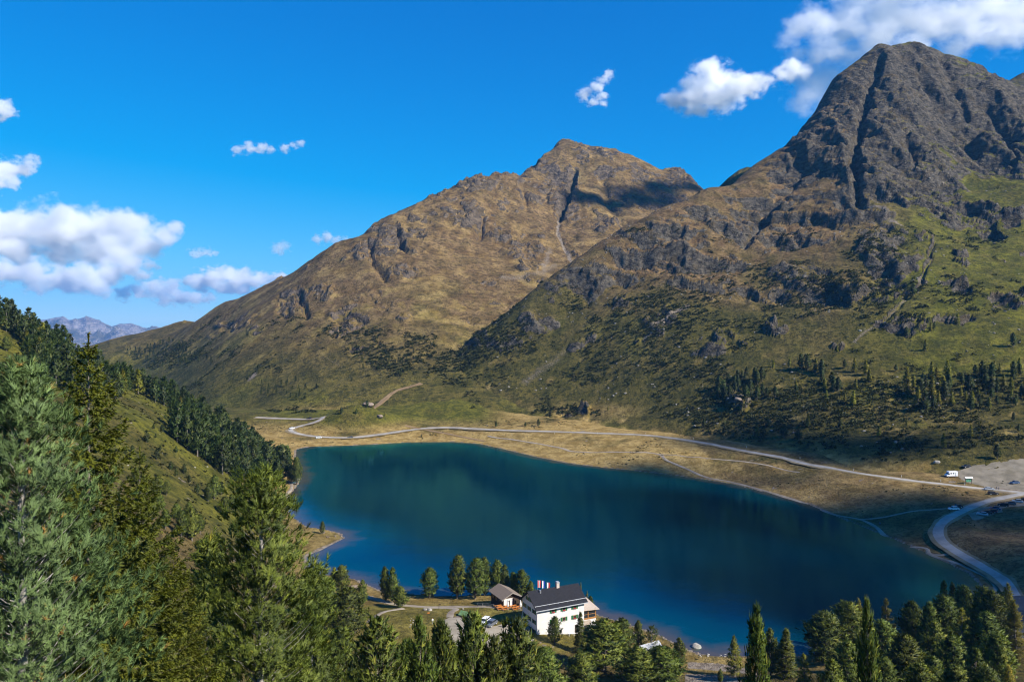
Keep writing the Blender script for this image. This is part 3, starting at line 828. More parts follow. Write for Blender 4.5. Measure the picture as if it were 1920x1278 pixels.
def needles(C, Dr, L, W, n, spread, rng, tint):
    """n thin blades per tuft: C centres (N,3), Dr directions, L lengths (N,), W widths (N,)"""
    Nn = len(C)
    a = rng.normal(size=(Nn, n, 3)) * spread
    d = unit(Dr[:, None, :] + a)
    tip = C[:, None, :] + d * (L[:, None] * rng.uniform(0.7, 1.1, (Nn, n)))[..., None]
    side = unit(np.cross(d, rng.normal(size=(Nn, n, 3)))) * (W[:, None, None] * 0.62)
    base = C[:, None, :] - d * (L[:, None, None] * 0.10)
    V = np.stack([base + side, base - side, tip], 2).reshape(-1, 3)
    k = np.arange(Nn * n) * 3
    F = np.stack([k, k + 1, k + 2], 1)
    T = np.repeat(tint, n * 3) + np.repeat(rng.uniform(-0.06, 0.06, Nn * n), 3)
    return V, F, np.clip(T, 0, 1)

def tube(P, R, sides=5):
    P = np.asarray(P, float); k = len(P)
    d = unit(np.gradient(P, axis=0)); ref = np.array([0.31, 0.95, 0.05])
    s = unit(np.cross(d, ref)); t = np.cross(d, s)
    a = np.arange(sides) * 2 * PI / sides
    V = P[:, None, :] + (s[:, None, :] * np.cos(a)[None, :, None] + t[:, None, :] * np.sin(a)[None, :, None]) * np.asarray(R)[:, None, None]
    idx = np.arange(k * sides).reshape(k, sides); nx = np.roll(idx, -1, 1)
    F = np.stack([idx[:-1], nx[:-1], nx[1:], idx[1:]], -1).reshape(-1, 4)
    return V.reshape(-1, 3), F

def join(parts):
    Vs, Fs, o = [], [], 0
    for V, F in parts:
        Vs.append(V); Fs.append(F + o); o += len(V)
    return np.concatenate(Vs), np.concatenate(Fs)

def crown_mesh(name, V, F, T, mat, axis_h, blend=0.65):
    me = np_mesh(name, V, F, True, dict(tint=T))
    me.materials.append(mat)
    # shading normals lean outwards from the stem so clumps catch light like a crown of needles
    c = V.reshape(-1, 3, 3).mean(1)
    out = c.copy(); out[:, 2] = 0.35 * np.hypot(c[:, 0], c[:, 1]) + 0.04 * axis_h
    out = unit(out)
    fn = np.empty(len(F) * 3, dtype=np.float32); me.polygons.foreach_get('normal', fn); fn = fn.reshape(-1, 3)
    sg = np.sign((fn * out).sum(1, keepdims=True)); sg[sg == 0] = 1
    flip = sg[:, 0] < 0
    if flip.any():
        F2 = F.copy(); F2[flip] = F2[flip][:, ::-1]
        lv = np.ascontiguousarray(F2.ravel(), dtype=np.int32)
        me.loops.foreach_set('vertex_index', lv); me.update(calc_edges=True)
    nn = unit(fn * sg * (1 - blend) + out * blend)
    me.normals_split_custom_set_from_vertices(np.repeat(nn, 3, 0).astype(np.float32))
    return me

def pine_profile(t, kind):
    if kind == 'pine':      # ovoid crown of a stone pine
        return np.clip((t + 0.12) / 0.32, 0, 1) ** 0.6 * np.clip(1 - t, 0, 1) ** 0.66 * 1.2
    if kind == 'slim':
        return np.clip((t + 0.1) / 0.3, 0, 1) ** 0.6 * np.clip(1 - t, 0, 1) ** 0.74 * 1.2
    if kind == 'spruce':
        return np.clip((t + 0.04) / 0.1, 0, 1) * np.clip(1 - t, 0, 1) ** 0.85
    return np.clip((t + 0.05) / 0.15, 0, 1) * np.clip(1 - t, 0, 1) ** 0.8

def conifer(name, seed, kind, H, R, nbr, ntuft, nneed, tl, tw, mat, crown0=0.08, limbs=True, spread=0.55, bark=None, lump=0.28, clear=0.0, limb_r=0.010, fox=0, rise0=0.15, clump=0.0, oddp=0.05):
    """returns (trunk mesh, crown mesh)"""
    rng = np.random.default_rng(seed)
    t = np.sort(rng.uniform(0, 1, nbr) ** 0.9)
    ang = np.arange(nbr) * 2.39996 + rng.uniform(-0.5, 0.5, nbr)
    L = R * pine_profile(t, kind) * (1 - lump + 2 * lump * rng.random(nbr)) + 0.02 * R
    # a few leading limbs stand out of the outline
    h = H * (crown0 + (1 - crown0) * t)
    lean = 0.02 * H * np.array([rng.uniform(-1, 1), rng.uniform(-1, 1)])
    def stem(hh):
        f = (np.asarray(hh) / H) ** 1.6
        return np.stack([lean[0] * f, lean[1] * f, np.asarray(hh)], -1)
    dirh = np.stack([np.cos(ang), np.sin(ang), np.zeros(nbr)], -1)
    if kind in ('pine', 'slim'):
        rise = rise0 + 0.55 * t + rng.uniform(-0.1, 0.15, nbr); curl = 0.45 + 0.2 * t
    elif kind == 'spruce':
        rise = -0.30 + 0.75 * t ** 1.3 + rng.uniform(-0.08, 0.08, nbr); curl = 0.18 * np.ones(nbr)
    else:
        rise = -0.12 + 0.55 * t + rng.uniform(-0.1, 0.1, nbr); curl = 0.15 * np.ones(nbr)
    wts = (L + 0.08 * R); per = np.maximum(2, np.round(ntuft * wts / wts.sum()).astype(int))
    bi = np.repeat(np.arange(nbr), per); M = len(bi)
    s = np.clip(rng.beta(2.1, 1.1, M), 0.12, 1.0)
    c0 = stem(h[bi])
    Lb = L[bi]
    pos = c0 + dirh[bi] * (Lb * s)[:, None]
    pos[:, 2] += Lb * (rise[bi] * s + curl[bi] * s * s)
    side = np.stack([-dirh[bi][:, 1], dirh[bi][:, 0], np.zeros(M)], -1)
    fan = rng.normal(size=M) * 0.24 * Lb * np.clip(s, 0.3, 1)
    pos += side * fan[:, None]
    pos[:, 2] += rng.normal(size=M) * (0.10 if kind in ('pine', 'slim') else 0.035) * Lb + (0 if kind != 'spruce' else -0.10 * np.abs(fan))
    if clump > 0:      # tufts gather in dense cushions at branch ends with gaps between
        cen = []
        for j in range(nbr):
            for q in range(max(2, int(L[j] / (clump * 2.4)))):
                sc_ = rng.uniform(0.18, 1.0); fn_ = rng.normal() * 0.3 * L[j] * sc_
                cc = stem(h[j]) + dirh[j] * L[j] * sc_ + np.array([-dirh[j][1], dirh[j][0], 0]) * fn_
                cc[2] += L[j] * (rise[j] * sc_ + curl[j] * sc_ * sc_)
                cen.append(np.append(cc, j))
        cen = np.array(cen)
        pick = rng.integers(0, len(cen), M)
        bi = cen[pick, 3].astype(int)
        pos = cen[pick, :3] + rng.normal(size=(M, 3)) * clump * np.array([1, 1, 0.75])
    if kind in ('pine', 'slim'):
        dr = dirh[bi] * 0.55 + np.array([0, 0, 0.75]) + rng.normal(size=(M, 3)) * 0.28
    elif kind == 'spruce':
        dr = dirh[bi] * 0.8 + side * np.sign(fan)[:, None] * 0.6 + np.array([0, 0, -0.05]) + rng.normal(size=(M, 3)) * 0.2
    else:
        dr = dirh[bi] * 0.5 + np.array([0, 0, 0.1]) + rng.normal(size=(M, 3)) * 0.5
    # leader tuft
    top = np.stack([np.zeros(14), np.zeros(14), np.linspace(0.93, 1.0, 14) * H], -1) + np.append(lean, 0) + rng.normal(size=(14, 3)) * 0.012 * R
    pos = np.concatenate([pos, top]); dr = unit(np.concatenate([dr, np.tile([0, 0, 1.0], (14, 1)) + rng.normal(size=(14, 3)) * 0.25]))
    if clear > 0:
        kk = pos[:, 2] > clear * H
        pos = pos[kk]; dr = dr[kk]
        bb = np.concatenate([bi, np.zeros(14, int)])[kk]
    else:
        bb = np.concatenate([bi, np.zeros(14, int)])
    M = len(pos)
    btint = rng.uniform(0.15, 0.62, nbr)
    tint = np.clip(btint[bb] + rng.normal(size=M) * 0.14, 0, 0.84)
    odd = rng.random(M) < oddp
    tint[odd] = 0.93
    if fox:            # upright brushes: each tuft becomes a short chain of whorls
        ks = np.arange(fox)
        pos = (pos[:, None, :] + dr[:, None, :] * (ks[None, :, None] * tl * 0.36)).reshape(-1, 3)
        dr = np.repeat(dr, fox, 0); tint = np.clip(np.repeat(tint, fox) + np.tile(ks * 0.05, M), 0, 1); M = len(pos)
    V, F, T = needles(pos, dr, tl * rng.uniform(0.75, 1.25, M), tw * rng.uniform(0.8, 1.2, M), nneed, spread, rng, tint)
    cme = crown_mesh(name + '_crown', V, F, T, mat, H)
    parts = []
    hh = np.linspace(0, 0.97 * H, 9)
    parts.append(tube(stem(hh) + np.array([0, 0, -0.03 * H]) * (hh[:, None] == 0), (0.024 * H if not fox else 0.010 * H) * (1 - hh / H) ** 0.8 + 0.003 * H, 7))
    if limbs:
        for j in range(nbr):
            ss = np.array([0.0, 0.4, 0.75, 0.98]) * (0.72 if fox else 1.0)
            P = stem(np.full(4, h[j])) + dirh[j] * (L[j] * ss)[:, None]
            P[:, 2] += L[j] * (rise[j] * ss + curl[j] * ss * ss)
            if P[-1, 2] < clear * H * 0.8: continue
            parts.append(tube(P, limb_r * H * (1 - t[j] * 0.7) * np.array([1.0, 0.7, 0.4, 0.12]) * (0.6 + 0.4 * L[j] / R), 4))
    V, F = join(parts)
    tme = np_mesh(name + '_trunk', V, F, True); tme.materials.append(bark or MAT_BARK)
    return tme, cme

# mid-distance models, 10 m tall, crown radius 2.4 m
LIB = {}
for i in range(6):
    LIB['pine', i] = conifer('pine_%d' % i, 40 + i, 'pine', 10.0, 2.4, 120, 1500, 5, 0.62, 0.15, MAT_PINE, 0.07, True, 0.42)
for i in range(2):
    LIB['slim', i] = conifer('slim_%d' % i, 60 + i, 'slim', 10.0, 2.4, 120, 1300, 5, 0.60, 0.15, MAT_PINE, 0.06, True, 0.42)
    LIB['spruce', i] = conifer('spruce_%d' % i, 70 + i, 'spruce', 10.0, 2.4, 150, 1900, 5, 0.55, 0.11, MAT_SPRUCE, 0.05, True, 0.40, lump=0.18)
    LIB['larch', i] = conifer('larch_%d' % i, 80 + i, 'larch', 10.0, 2.4, 110, 1400, 5, 0.42, 0.085, MAT_LARCH, 0.06, True, 0.9, lump=0.25)
LIB['bare', 0] = conifer('bare_pine', 90, 'pine', 10.0, 2.4, 46, 700, 6, 0.5, 0.10, MAT_PINE, 0.25, True, 0.6, bark=MAT_GREYBARK, clear=0.5)
# far models, one mesh each with trunk and crown
def far_model(name, seed, kind, mat, nt_=150):
    t, c = conifer(name, seed, kind, 10.0, 2.4, 60, nt_, 4, 1.25, 0.42, mat, 0.06, False, 0.42)
    return t, c
for i in range(4):
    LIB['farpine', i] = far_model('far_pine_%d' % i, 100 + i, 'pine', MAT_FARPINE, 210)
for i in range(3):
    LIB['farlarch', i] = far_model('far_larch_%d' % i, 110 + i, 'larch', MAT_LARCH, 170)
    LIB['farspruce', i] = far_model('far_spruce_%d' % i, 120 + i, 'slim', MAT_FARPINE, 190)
NVAR = {}
for k, i in LIB: NVAR[k] = max(NVAR.get(k, 0), i + 1)

def plant(kind, x, y, z, H, R, name, label, cat='tree', group=None, var=None, rot=None):
    v = random.randrange(NVAR[kind]) if var is None else var
    tme, cme = LIB[kind, v]
    e = empty(name, (x, y, z - 0.012 * H), random.uniform(0, 6.28) if rot is None else rot)
    e.rotation_euler.x = random.uniform(-0.035, 0.035); e.rotation_euler.y = random.uniform(-0.035, 0.035)
    e.scale = (R / 2.4 * random.uniform(0.92, 1.1), R / 2.4 * random.uniform(0.92, 1.1), H / 10.0)
    put('trunk', tme, parent=e); put('crown', cme, parent=e)
    tag(e, label, cat, group)
    return e

def solve_tree(px, py, H, lo=60, hi=235):
    """place where a tree of height H has its tip seen at px, py"""
    D = np.linspace(lo, hi, 240)
    X = (px - CX) / FPX * D
    zt = HC - (py - HY) / FPX * D
    f = zt - z_ground(X, D) - H
    k = np.where((f[:-1] > 0) != (f[1:] > 0))[0]
    i = k[0] if len(k) else int(np.argmin(np.abs(f)))
    Dd = D[i]; xx = (px - CX) / FPX * Dd
    zg = float(z_ground(np.array([xx]), np.array([Dd]))[0])
    return xx, Dd, zg, HC - (py - HY) / FPX * Dd - zg

# ---- trees by the camera, one by one: tip position, wanted height, half width in px, kind
FORE = [
 (608, 1083, 13, 26, 'pine', 'tall pine at the lower edge between big crowned pine and lake track'),
 (653, 1103, 13, 28, 'pine', 'broad pine in front of the brown track end by the lake'),
 (706, 1160, 13, 46, 'pine', 'wide bushy pine covering the lower left corner of the meadow'),
 (640, 1180, 12, 34, 'pine', 'bushy pine at the bottom below the brown track'),
 (793, 1157, 12, 24, 'slim', 'slender dark pine rising into the meadow below the white stones'),
 (833, 1168, 12, 30, 'pine', 'round topped pine at the left edge of the gravel yard'),
 (760, 1205, 11, 32, 'pine', 'low bushy pine at the bottom below the meadow'),
 (887, 1155, 13, 40, 'pine', 'many pointed pine hiding part of the two parked cars'),
 (850, 1205, 11, 30, 'pine', 'pine at the bottom below the gravel yard'),
 (967, 1166, 13, 54, 'pine', 'broad pine standing before the shaded gable of the inn'),
 (925, 1200, 11, 34, 'pine', 'pine at the bottom between the parked cars and the inn'),
 (1022, 1215, 10, 34, 'pine', 'low pine below the left corner of the white inn wall'),
 (1132, 1165, 12, 40, 'pine', 'wide pine right of the dark pointed spruce below the inn'),
 (1090, 1225, 9, 30, 'pine', 'low pine at the bottom below the dark pointed spruce'),
 (1167, 1160, 9, 20, 'slim', 'slender pine on the shore right of the glazed porch'),
 (1195, 1215, 9, 36, 'pine', 'olive bushy pine below the grey shed roof'),
 (1242, 1215, 9, 38, 'pine', 'yellowish round pine right of the grey shed roof'),
 (1415, 1143, 15, 24, 'slim', 'tall dark pine with narrow top standing against the lake'),
 (1445, 1179, 11, 15, 'slim', 'slender pine just right of the tall dark narrow topped pine'),
 (1471, 1178, 11, 18, 'spruce', 'dark pointed spruce right of two slender pines on the shore'),
 (1545, 1146, 14, 34, 'pine', 'large round crowned pine, first of the wide group by the water'),
 (1589, 1130, 15, 29, 'pine', 'tall pine directly behind the large round crowned pine'),
 (1612, 1121, 15, 14, 'larch', 'yellowish larch tip rising behind the tall round pine'),
 (1634, 1134, 15, 22, 'slim', 'dark narrow pine between two yellowish larches'),
 (1663, 1122, 15, 20, 'larch', 'yellow green larch right of the dark narrow pine'),
 (1711, 1130, 14, 22, 'pine', 'dark pine standing clear right of the yellow green larch'),
 (1742, 1130, 14, 18, 'slim', 'narrow pine second right of the yellow green larch'),
 (1771, 1088, 16, 15, 'spruce', 'spruce with the highest pointed tip above the shore bend'),
 (1768, 1119, 15, 26, 'pine', 'dense dark pine in front of the highest pointed spruce'),
 (1786, 1092, 16, 16, 'spruce', 'second pointed spruce beside the highest one above the shore bend'),
 (1810, 1101, 15, 20, 'pine', 'yellow tinted pine right of the two pointed spruces'),
 (1842, 1101, 15, 20, 'pine', 'olive pine below the end of the lakeside path'),
 (1867, 1112, 15, 22, 'pine', 'dark pine beside the pale larch at the road'),
 (1888, 1092, 15, 20, 'larch', 'pale larch tip standing against the grey road'),
 (1905, 1128, 14, 30, 'larch', 'big yellow green larch at the right picture edge'),
 (1805, 1140, 14, 26, 'larch', 'yellow green larch in the middle of the right hand pines'),
 (1845, 1150, 13, 24, 'pine', 'dark pine between the two big yellow green larches'),
 (1750, 1169, 12, 20, 'slim', 'dark slender pine below the dense pine group'),
 (1693, 1193, 12, 36, 'pine', 'big bushy pine low in the right hand group'),
 (1828, 1218, 10, 24, 'slim', 'small dark pine at the bottom below the yellow larch'),
 (1626, 1218, 9, 16, 'slim', 'small pointed pine below the large round crowned pine'),
 (1750, 1234, 9, 22, 'pine', 'small round pine at the bottom edge of the right group'),
 (1890, 1245, 9, 24, 'larch', 'small larch at the bottom right corner'),
 (1790, 1195, 11, 26, 'pine', 'mid sized pine under the yellow green larch'),
 (1870, 1190, 11, 26, 'pine', 'mid sized pine at the right edge below the big larch'),
 (1655, 1165, 12, 26, 'pine', 'mid sized dark pine under the yellow green larch tip'),
 (1590, 1205, 11, 26, 'pine', 'pine low in the group under the tall pine by the water'),
 (1510, 1225, 9, 16, 'larch', 'small larch at the bottom left of the right hand group'),
 (1655, 1235, 10, 26, 'pine', 'pine at the bottom edge below the big bushy pine'),
 (1720, 1245, 9, 24, 'pine', 'pine at the bottom edge next to the small round pine'),
 (1560, 1240, 9, 22, 'slim', 'slim pine at the bottom below the large round crowned pine'),
 (1790, 1250, 9, 26, 'pine', 'pine at the bottom edge right of the small round pine'),
 (1850, 1255, 9, 26, 'pine', 'pine at the bottom edge below the small dark pine'),
]
for (px, py, H, hw, kind, lab) in FORE:
    x, D, zg, h = solve_tree(px, py, H * (0.98 if px > 1400 else 1.0))
    R = hw * D / FPX * (1.18 if hw < 30 else 0.98)
    nm = {'pine': 'stone_pine', 'slim': 'stone_pine', 'spruce': 'spruce_tree', 'larch': 'larch_tree'}[kind]
    plant(kind, x, D, zg, max(h, 4), R, nm, lab)

# ---- trees by the lake whose foot can be seen: tip y, foot y
SHORE = [
 (640, 1060, 1108, 13, 'pine', 'pine beside the wooden shelter on the near shore'),
 (627, 1064, 1104, 7, 'slim', 'thin pine just left of the pine beside the shelter'),
 (678, 1088, 1136, 11, 'slim', 'small pine right of the wooden shelter'),
 (724, 1063, 1128, 11, 'slim', 'left one of the twin tipped pines on the near shore'),
 (736, 1066, 1130, 12, 'slim', 'right one of the twin tipped pines on the near shore'),
 (751, 1100, 1140, 13, 'pine', 'low dark green pine in front of the twin tipped pines'),
 (805, 1065, 1120, 17, 'pine', 'single egg shaped pine standing alone on the shore above white stones'),
 (857, 1042, 1122, 18, 'pine', 'tallest pine of the row on the shore left of the hut'),
 (891, 1047, 1122, 18, 'pine', 'pine next to the tallest one left of the hut'),
 (908, 1045, 1116, 13, 'slim', 'slender pine just behind the left roof corner of the hut'),
 (930, 1050, 1116, 13, 'pine', 'dark pine directly behind the hut roof'),
 (946, 1060, 1117, 11, 'slim', 'narrow pine behind the right roof edge of the hut'),
 (963, 1073, 1120, 10, 'pine', 'olive pine between the hut and the inn'),
 (979, 1069, 1124, 15, 'pine', 'yellow green pine between hut and inn, nearest the inn'),
 (996, 1089, 1126, 8, 'slim', 'small pine half hidden at the left roof end of the inn'),
 (1088, 1088, 1130, 4, 'larch', 'thin larch peeping over the right roof end of the inn'),
 (1100, 1105, 1140, 6, 'larch', 'small larch behind the glazed porch roof'),
 (1108, 1118, 1146, 6, 'slim', 'low tree behind the right end of the glazed porch'),
 (1040, 1156, 1206, 14, 'slim', 'pine with rounded top standing before the white inn wall'),
 (1087, 1148, 1222, 14, 'spruce', 'dark pointed spruce in front of the inn door'),
 (1198, 1164, 1222, 12, 'slim', 'pine left of the bare grey stems by the shed roof'),
 (1273, 1195, 1250, 13, 'slim', 'small pine standing on the shore left of the white boulder'),
 (1377, 1190, 1266, 19, 'larch', 'light green larch beside the gravel lay-by'),
 (1351, 1250, 1276, 5, 'slim', 'tiny dark pine at the gravel lay-by'),
 (604, 977, 1000, 5, 'slim', 'small lone pine on the grassy spit'),
 (557, 858, 908, 10, 'pine', 'dark pine leaning over the far left shore'),
 (546, 872, 905, 8, 'pine', 'dark pine at the footpath end on the left shore'),
 (538, 835, 868, 9, 'pine', 'pine at the forest corner by the lake inlet'),
]
_ps = np.array([q[0] for q in SHORE], float); _pf = np.array([q[2] for q in SHORE], float)
hx, hy, hz = hit(_ps, _pf, 140, 760)
for i, (px, pt, pf, hw, kind, lab) in enumerate(SHORE):
    D = hy[i]
    H = (pf - pt) * D / FPX; R = hw * D / FPX
    nm = {'pine': 'stone_pine', 'slim': 'stone_pine', 'spruce': 'spruce_tree', 'larch': 'larch_tree'}[kind]
    plant(kind, hx[i], D, hz[i], H, R, nm, lab)
x, y, z = [float(q[0]) for q in hit(1222, 1232, 140, 400)]
plant('bare', x, y, z, 57 * y / FPX, 15 * y / FPX, 'stone_pine', 'pine with bare grey stems in front of the grey shed roof')

# ---- the big trees beside the camera
def big_tree(kind, px, py, D, H, R, name, label, seed, nbr, nt_, nn, tl, tw, mat, spread, bark, lump=0.3, crown0=0.05, fox=3, clump=0.2):
    x = (px - CX) / FPX * D; zt = HC - (py - HY) / FPX * D
    t, c = conifer(name, seed, kind, H, R, nbr, nt_, nn, tl, tw, mat, crown0, True, spread, bark, lump, 0.0, 0.0032, fox, 0.05, clump, 0.004)
    e = empty(name, (x, D, zt - H))
    put('trunk', t, parent=e); put('crown', c, parent=e)
    tag(e, label, 'tree')
    return e
big_tree('slim', 45, 703, 22.0, 14.0, 2.9, 'stone_pine', 'huge blue green pine filling the lower left corner', 501, 300, 6800, 11, 0.21, 0.019, MAT_PINE_BLUE, 0.40, MAT_GREYBARK, clump=0.20)
big_tree('pine', 487, 900, 40.0, 17.0, 3.3, 'stone_pine', 'big dark green pine with upright tips left of the lake bay', 503, 260, 5200, 9, 0.29, 0.032, MAT_PINE, 0.42, MAT_GREYBARK, 0.34, clump=0.26)
big_tree('pine', 585, 1085, 62.0, 14.0, 2.3, 'stone_pine', 'pine leaning on the right side of the big upright tipped pine', 505, 140, 2000, 7, 0.40, 0.055, MAT_PINE, 0.5, MAT_GREYBARK, 0.3, clump=0.28)
big_tree('pine', 385, 1020, 50.0, 15.0, 2.3, 'stone_pine', 'pine half hidden left of the big upright tipped pine', 507, 140, 2000, 7, 0.38, 0.05, MAT_PINE, 0.5, MAT_BARK, 0.3, clump=0.28)

def near_spruce(px, py, D, H, R, label, seed):
    rng = np.random.default_rng(seed)
    pos, dr, ti, ln = [], [], [], []
    parts = []
    hh = np.linspace(0, 0.985 * H, 12)
    parts.append(tube(np.stack([0 * hh, 0 * hh, hh], -1), 0.15 * (1 - hh / H) + 0.012, 7))
    whorls = np.concatenate([np.linspace(0.28, 0.90, 36), np.linspace(0.92, 0.985, 4)])
    for w in whorls:
        nb = rng.integers(4, 7)
        a0 = rng.uniform(0, 6.28)
        for b in range(nb):
            t = np.clip(w + rng.uniform(-0.012, 0.012), 0, 0.99)
            a = a0 + b * 2 * PI / nb + rng.uniform(-0.3, 0.3)
            L = R * (1 - t) ** 0.92 * rng.uniform(0.55, 1.2) + 0.10
            d = np.array([math.cos(a), math.sin(a), 0]); sv = np.array([-d[1], d[0], 0])
            rise = -0.32 + 0.95 * t ** 1.5 + rng.uniform(-0.1, 0.1)
            ss = np.linspace(0, 1, 6)
            P = np.array([0, 0, t * H]) + d * (L * ss)[:, None]
            P[:, 2] += L * (rise * ss + 0.30 * ss ** 2.5)
            parts.append(tube(P, 0.022 * (1 - 0.85 * ss) * (1.1 - t) + 0.004, 4))
            bt = rng.uniform(0.15, 0.6)
            nt_ = max(6, int(L * 18))
            for k in range(nt_):
                s = rng.uniform(0.12, 1.0)
                c = np.array([np.interp(s, ss, P[:, j]) for j in range(3)])
                sg = 1 if k % 2 else -1
                tl = (0.16 + 0.34 * L * (1 - s) ** 0.7 * rng.uniform(0.4, 1.0))
                dd = d * 0.75 + sv * sg * rng.uniform(0.4, 1.0) + np.array([0, 0, rng.uniform(-0.55, 0.1)])
                dd /= np.linalg.norm(dd)
                m_ = max(2, int(tl / 0.065))
                for q in range(m_):
                    pos.append(c + dd * tl * q / m_ + np.array([0, 0, -0.10 * (q / m_) ** 2 * tl])); dr.append(dd); ti.append(np.clip(bt + rng.normal() * 0.1 + 0.25 * (q / m_), 0, 0.84)); ln.append(1)
            for q in range(int(L / 0.06)):
                s = rng.uniform(0.1, 1.0)
                pos.append(np.array([np.interp(s, ss, P[:, j]) for j in range(3)])); dr.append(d + np.array([0, 0, 0.25])); ti.append(np.clip(bt + 0.15 + 0.2 * s, 0, 0.84))
    for q in range(40):
        pos.append(np.array([0, 0, H * (0.93 + 0.09 * q / 40)])); dr.append(np.array([0, 0, 1.0])); ti.append(0.9)
    pos = np.array(pos); dr = unit(np.array(dr)); ti = np.array(ti); M = len(pos)
    V, F, T = needles(pos, dr, np.full(M, 0.135), np.full(M, 0.044), 3, 0.45, rng, ti)
    c = crown_mesh('spruce_crown', V, F, T, MAT_SPRUCE, H, 0.5)
    V, F = join(parts)
    t = np_mesh('spruce_trunk', V, F, True); t.materials.append(MAT_BARK)
    x = (px - CX) / FPX * D; zt = HC - (py - HY) / FPX * D
    e = empty('spruce_tree', (x, D, zt - H)); put('trunk', t, parent=e); put('crown', c, parent=e)
    tag(e, label, 'tree')
    return t, c
SPR = near_spruce(166, 642, 27.0, 17.0, 5.2, 'tall yellow green spruce with open pointed top behind the huge pine', 601)
for (px, py, D, sc_, rz, lab) in [(262, 850, 34.0, 0.86, 2.1, 'second yellow green spruce right below the tall pointed spruce'), (325, 1030, 36.0, 0.72, 4.0, 'low spruce at the bottom between the two big pines')]:
    x = (px - CX) / FPX * D; zt = HC - (py - HY) / FPX * D
    e = empty('spruce_tree', (x, D, zt - 17.0 * sc_), rz); e.scale = (sc_ * 0.9, sc_ * 0.9, sc_)
    put('trunk', SPR[0], parent=e); put('crown', SPR[1], parent=e); tag(e, lab, 'tree')

# ---- forest on the left hill
def scatter(polys, n, sep, seed):
    """random picture positions inside polygons, kept apart by sep pixels"""
    rng = np.random.default_rng(seed); out = []
    xs = [p[0] for q in polys for p in q]; ys = [p[1] for q in polys for p in q]
    tries = 0
    while len(out) < n and tries < n * 60:
        tries += 1
        c = np.array([[rng.uniform(min(xs), max(xs)), rng.uniform(min(ys), max(ys))]])
        if not any(in_poly(c[:, 0], c[:, 1], q)[0] for q in polys): continue
        if any(abs(c[0, 0] - o[0]) < sep and abs(c[0, 1] - o[1]) < sep * 0.8 for o in out): continue
        out.append((c[0, 0], c[0, 1]))
    return out
DENSE = [(318, 812), (335, 790), (372, 778), (400, 795), (440, 828), (480, 850), (520, 868), (545, 885), (541, 900), (524, 905), (500, 915), (470, 912), (440, 905), (410, 885), (370, 860), (335, 838)]
RIDGE = [(-40, 570), (0, 585), (60, 618), (120, 655), (200, 705), (250, 722), (210, 742), (150, 720), (110, 705), (60, 690), (40, 640), (0, 620), (-40, 610)]
RIDGE2 = [(245, 722), (300, 742), (360, 778), (420, 815), (500, 858), (470, 850), (410, 812), (372, 800), (330, 775), (290, 752), (255, 740)]
forest = [(p, 'dense') for p in scatter([DENSE], 125, 7, 1)] + [(p, 'ridge') for p in scatter([RIDGE], 78, 10, 2)] + [(p, 'ridge') for p in scatter([[(40, 640), (120, 665), (200, 712), (245, 732), (215, 765), (150, 750), (100, 735), (60, 705)]], 40, 10, 9)] + [(p, 'ridge') for p in scatter([RIDGE2], 62, 7, 3)]
lone = [(222, 742, 40), (236, 735, 34), (288, 808, 9), (304, 814, 14), (292, 822, 8), (236, 852, 12), (248, 850, 14), (275, 830, 22), (294, 862, 20), (268, 870, 16), (320, 880, 16), (345, 885, 18), (330, 893, 14), (390, 940, 34), (402, 936, 44), (295, 925, 36), (312, 928, 28),
        (340, 1005, 50), (360, 1012, 60), (352, 985, 44), (330, 975, 30), (375, 1000, 36), (12, 655, 26), (20, 715, 30), (60, 745, 34), (95, 770, 22), (140, 770, 18), (100, 740, 26), (255, 905, 30), (270, 915, 26), (262, 950, 34), (300, 960, 30), (285, 975, 40), (310, 990, 36), (420, 965, 34), (435, 955, 28), (370, 925, 18), (355, 905, 14), (415, 925, 22), (330, 850, 12), (300, 845, 10)]
pts = np.array([f[0] for f in forest] + [(q[0], q[1]) for q in lone], float)
hx, hy, hz = hit(pts[:, 0], pts[:, 1], 100, 620)
MASS = []
for i in range(len(pts)):
    if i < len(forest) and ((forest[i][1] == 'dense' and i % 5 in (1, 3)) or (forest[i][1] == 'ridge' and i % 4 == 3)):
        MASS.append(i); continue
    if i < len(forest):
        reg = forest[i][1]
        H = random.uniform(11.5, 17.0) if reg == 'dense' else random.uniform(9.0, 14.0)
        R = H * random.uniform(0.18, 0.25)
        kind = 'farpine' if random.random() < 0.86 else 'farspruce'
        if random.random() < 0.05 and reg == 'ridge': kind = 'farlarch'
        if reg == 'dense':
            lab, grp = 'dark pine in the dense wood above the left lake shore', 'pines of the dense wood on the left slope'
        elif pts[i, 0] < 250:
            lab, grp = 'pine on the upper ridge of the left hill against sky and far range', 'pines along the upper left ridge'
        else:
            lab, grp = 'pine on the descending ridge line between left hill and valley', 'pines along the descending left ridge'
    else:
        H = lone[i - len(forest)][2] * hy[i] / FPX; R = H * random.uniform(0.2, 0.3); kind = random.choice(['pine', 'slim']) if H * FPX / hy[i] > 24 else 'farpine'
        lab, grp = 'scattered small pine on the open grass of the left hill', 'lone pines on the left hill grass'
    nm = 'larch_tree' if 'larch' in kind else 'stone_pine'
    if kind == 'farspruce': nm = 'spruce_tree'; lab = lab.replace('pine', 'spruce'); grp = grp.replace('pines', 'spruces')
    if nm == 'larch_tree': lab, grp = 'yellowish larch among the pines of the left ridge', 'larches of the left ridge'
    plant(kind, hx[i], hy[i], hz[i], H, R, nm, lab, 'tree', grp)

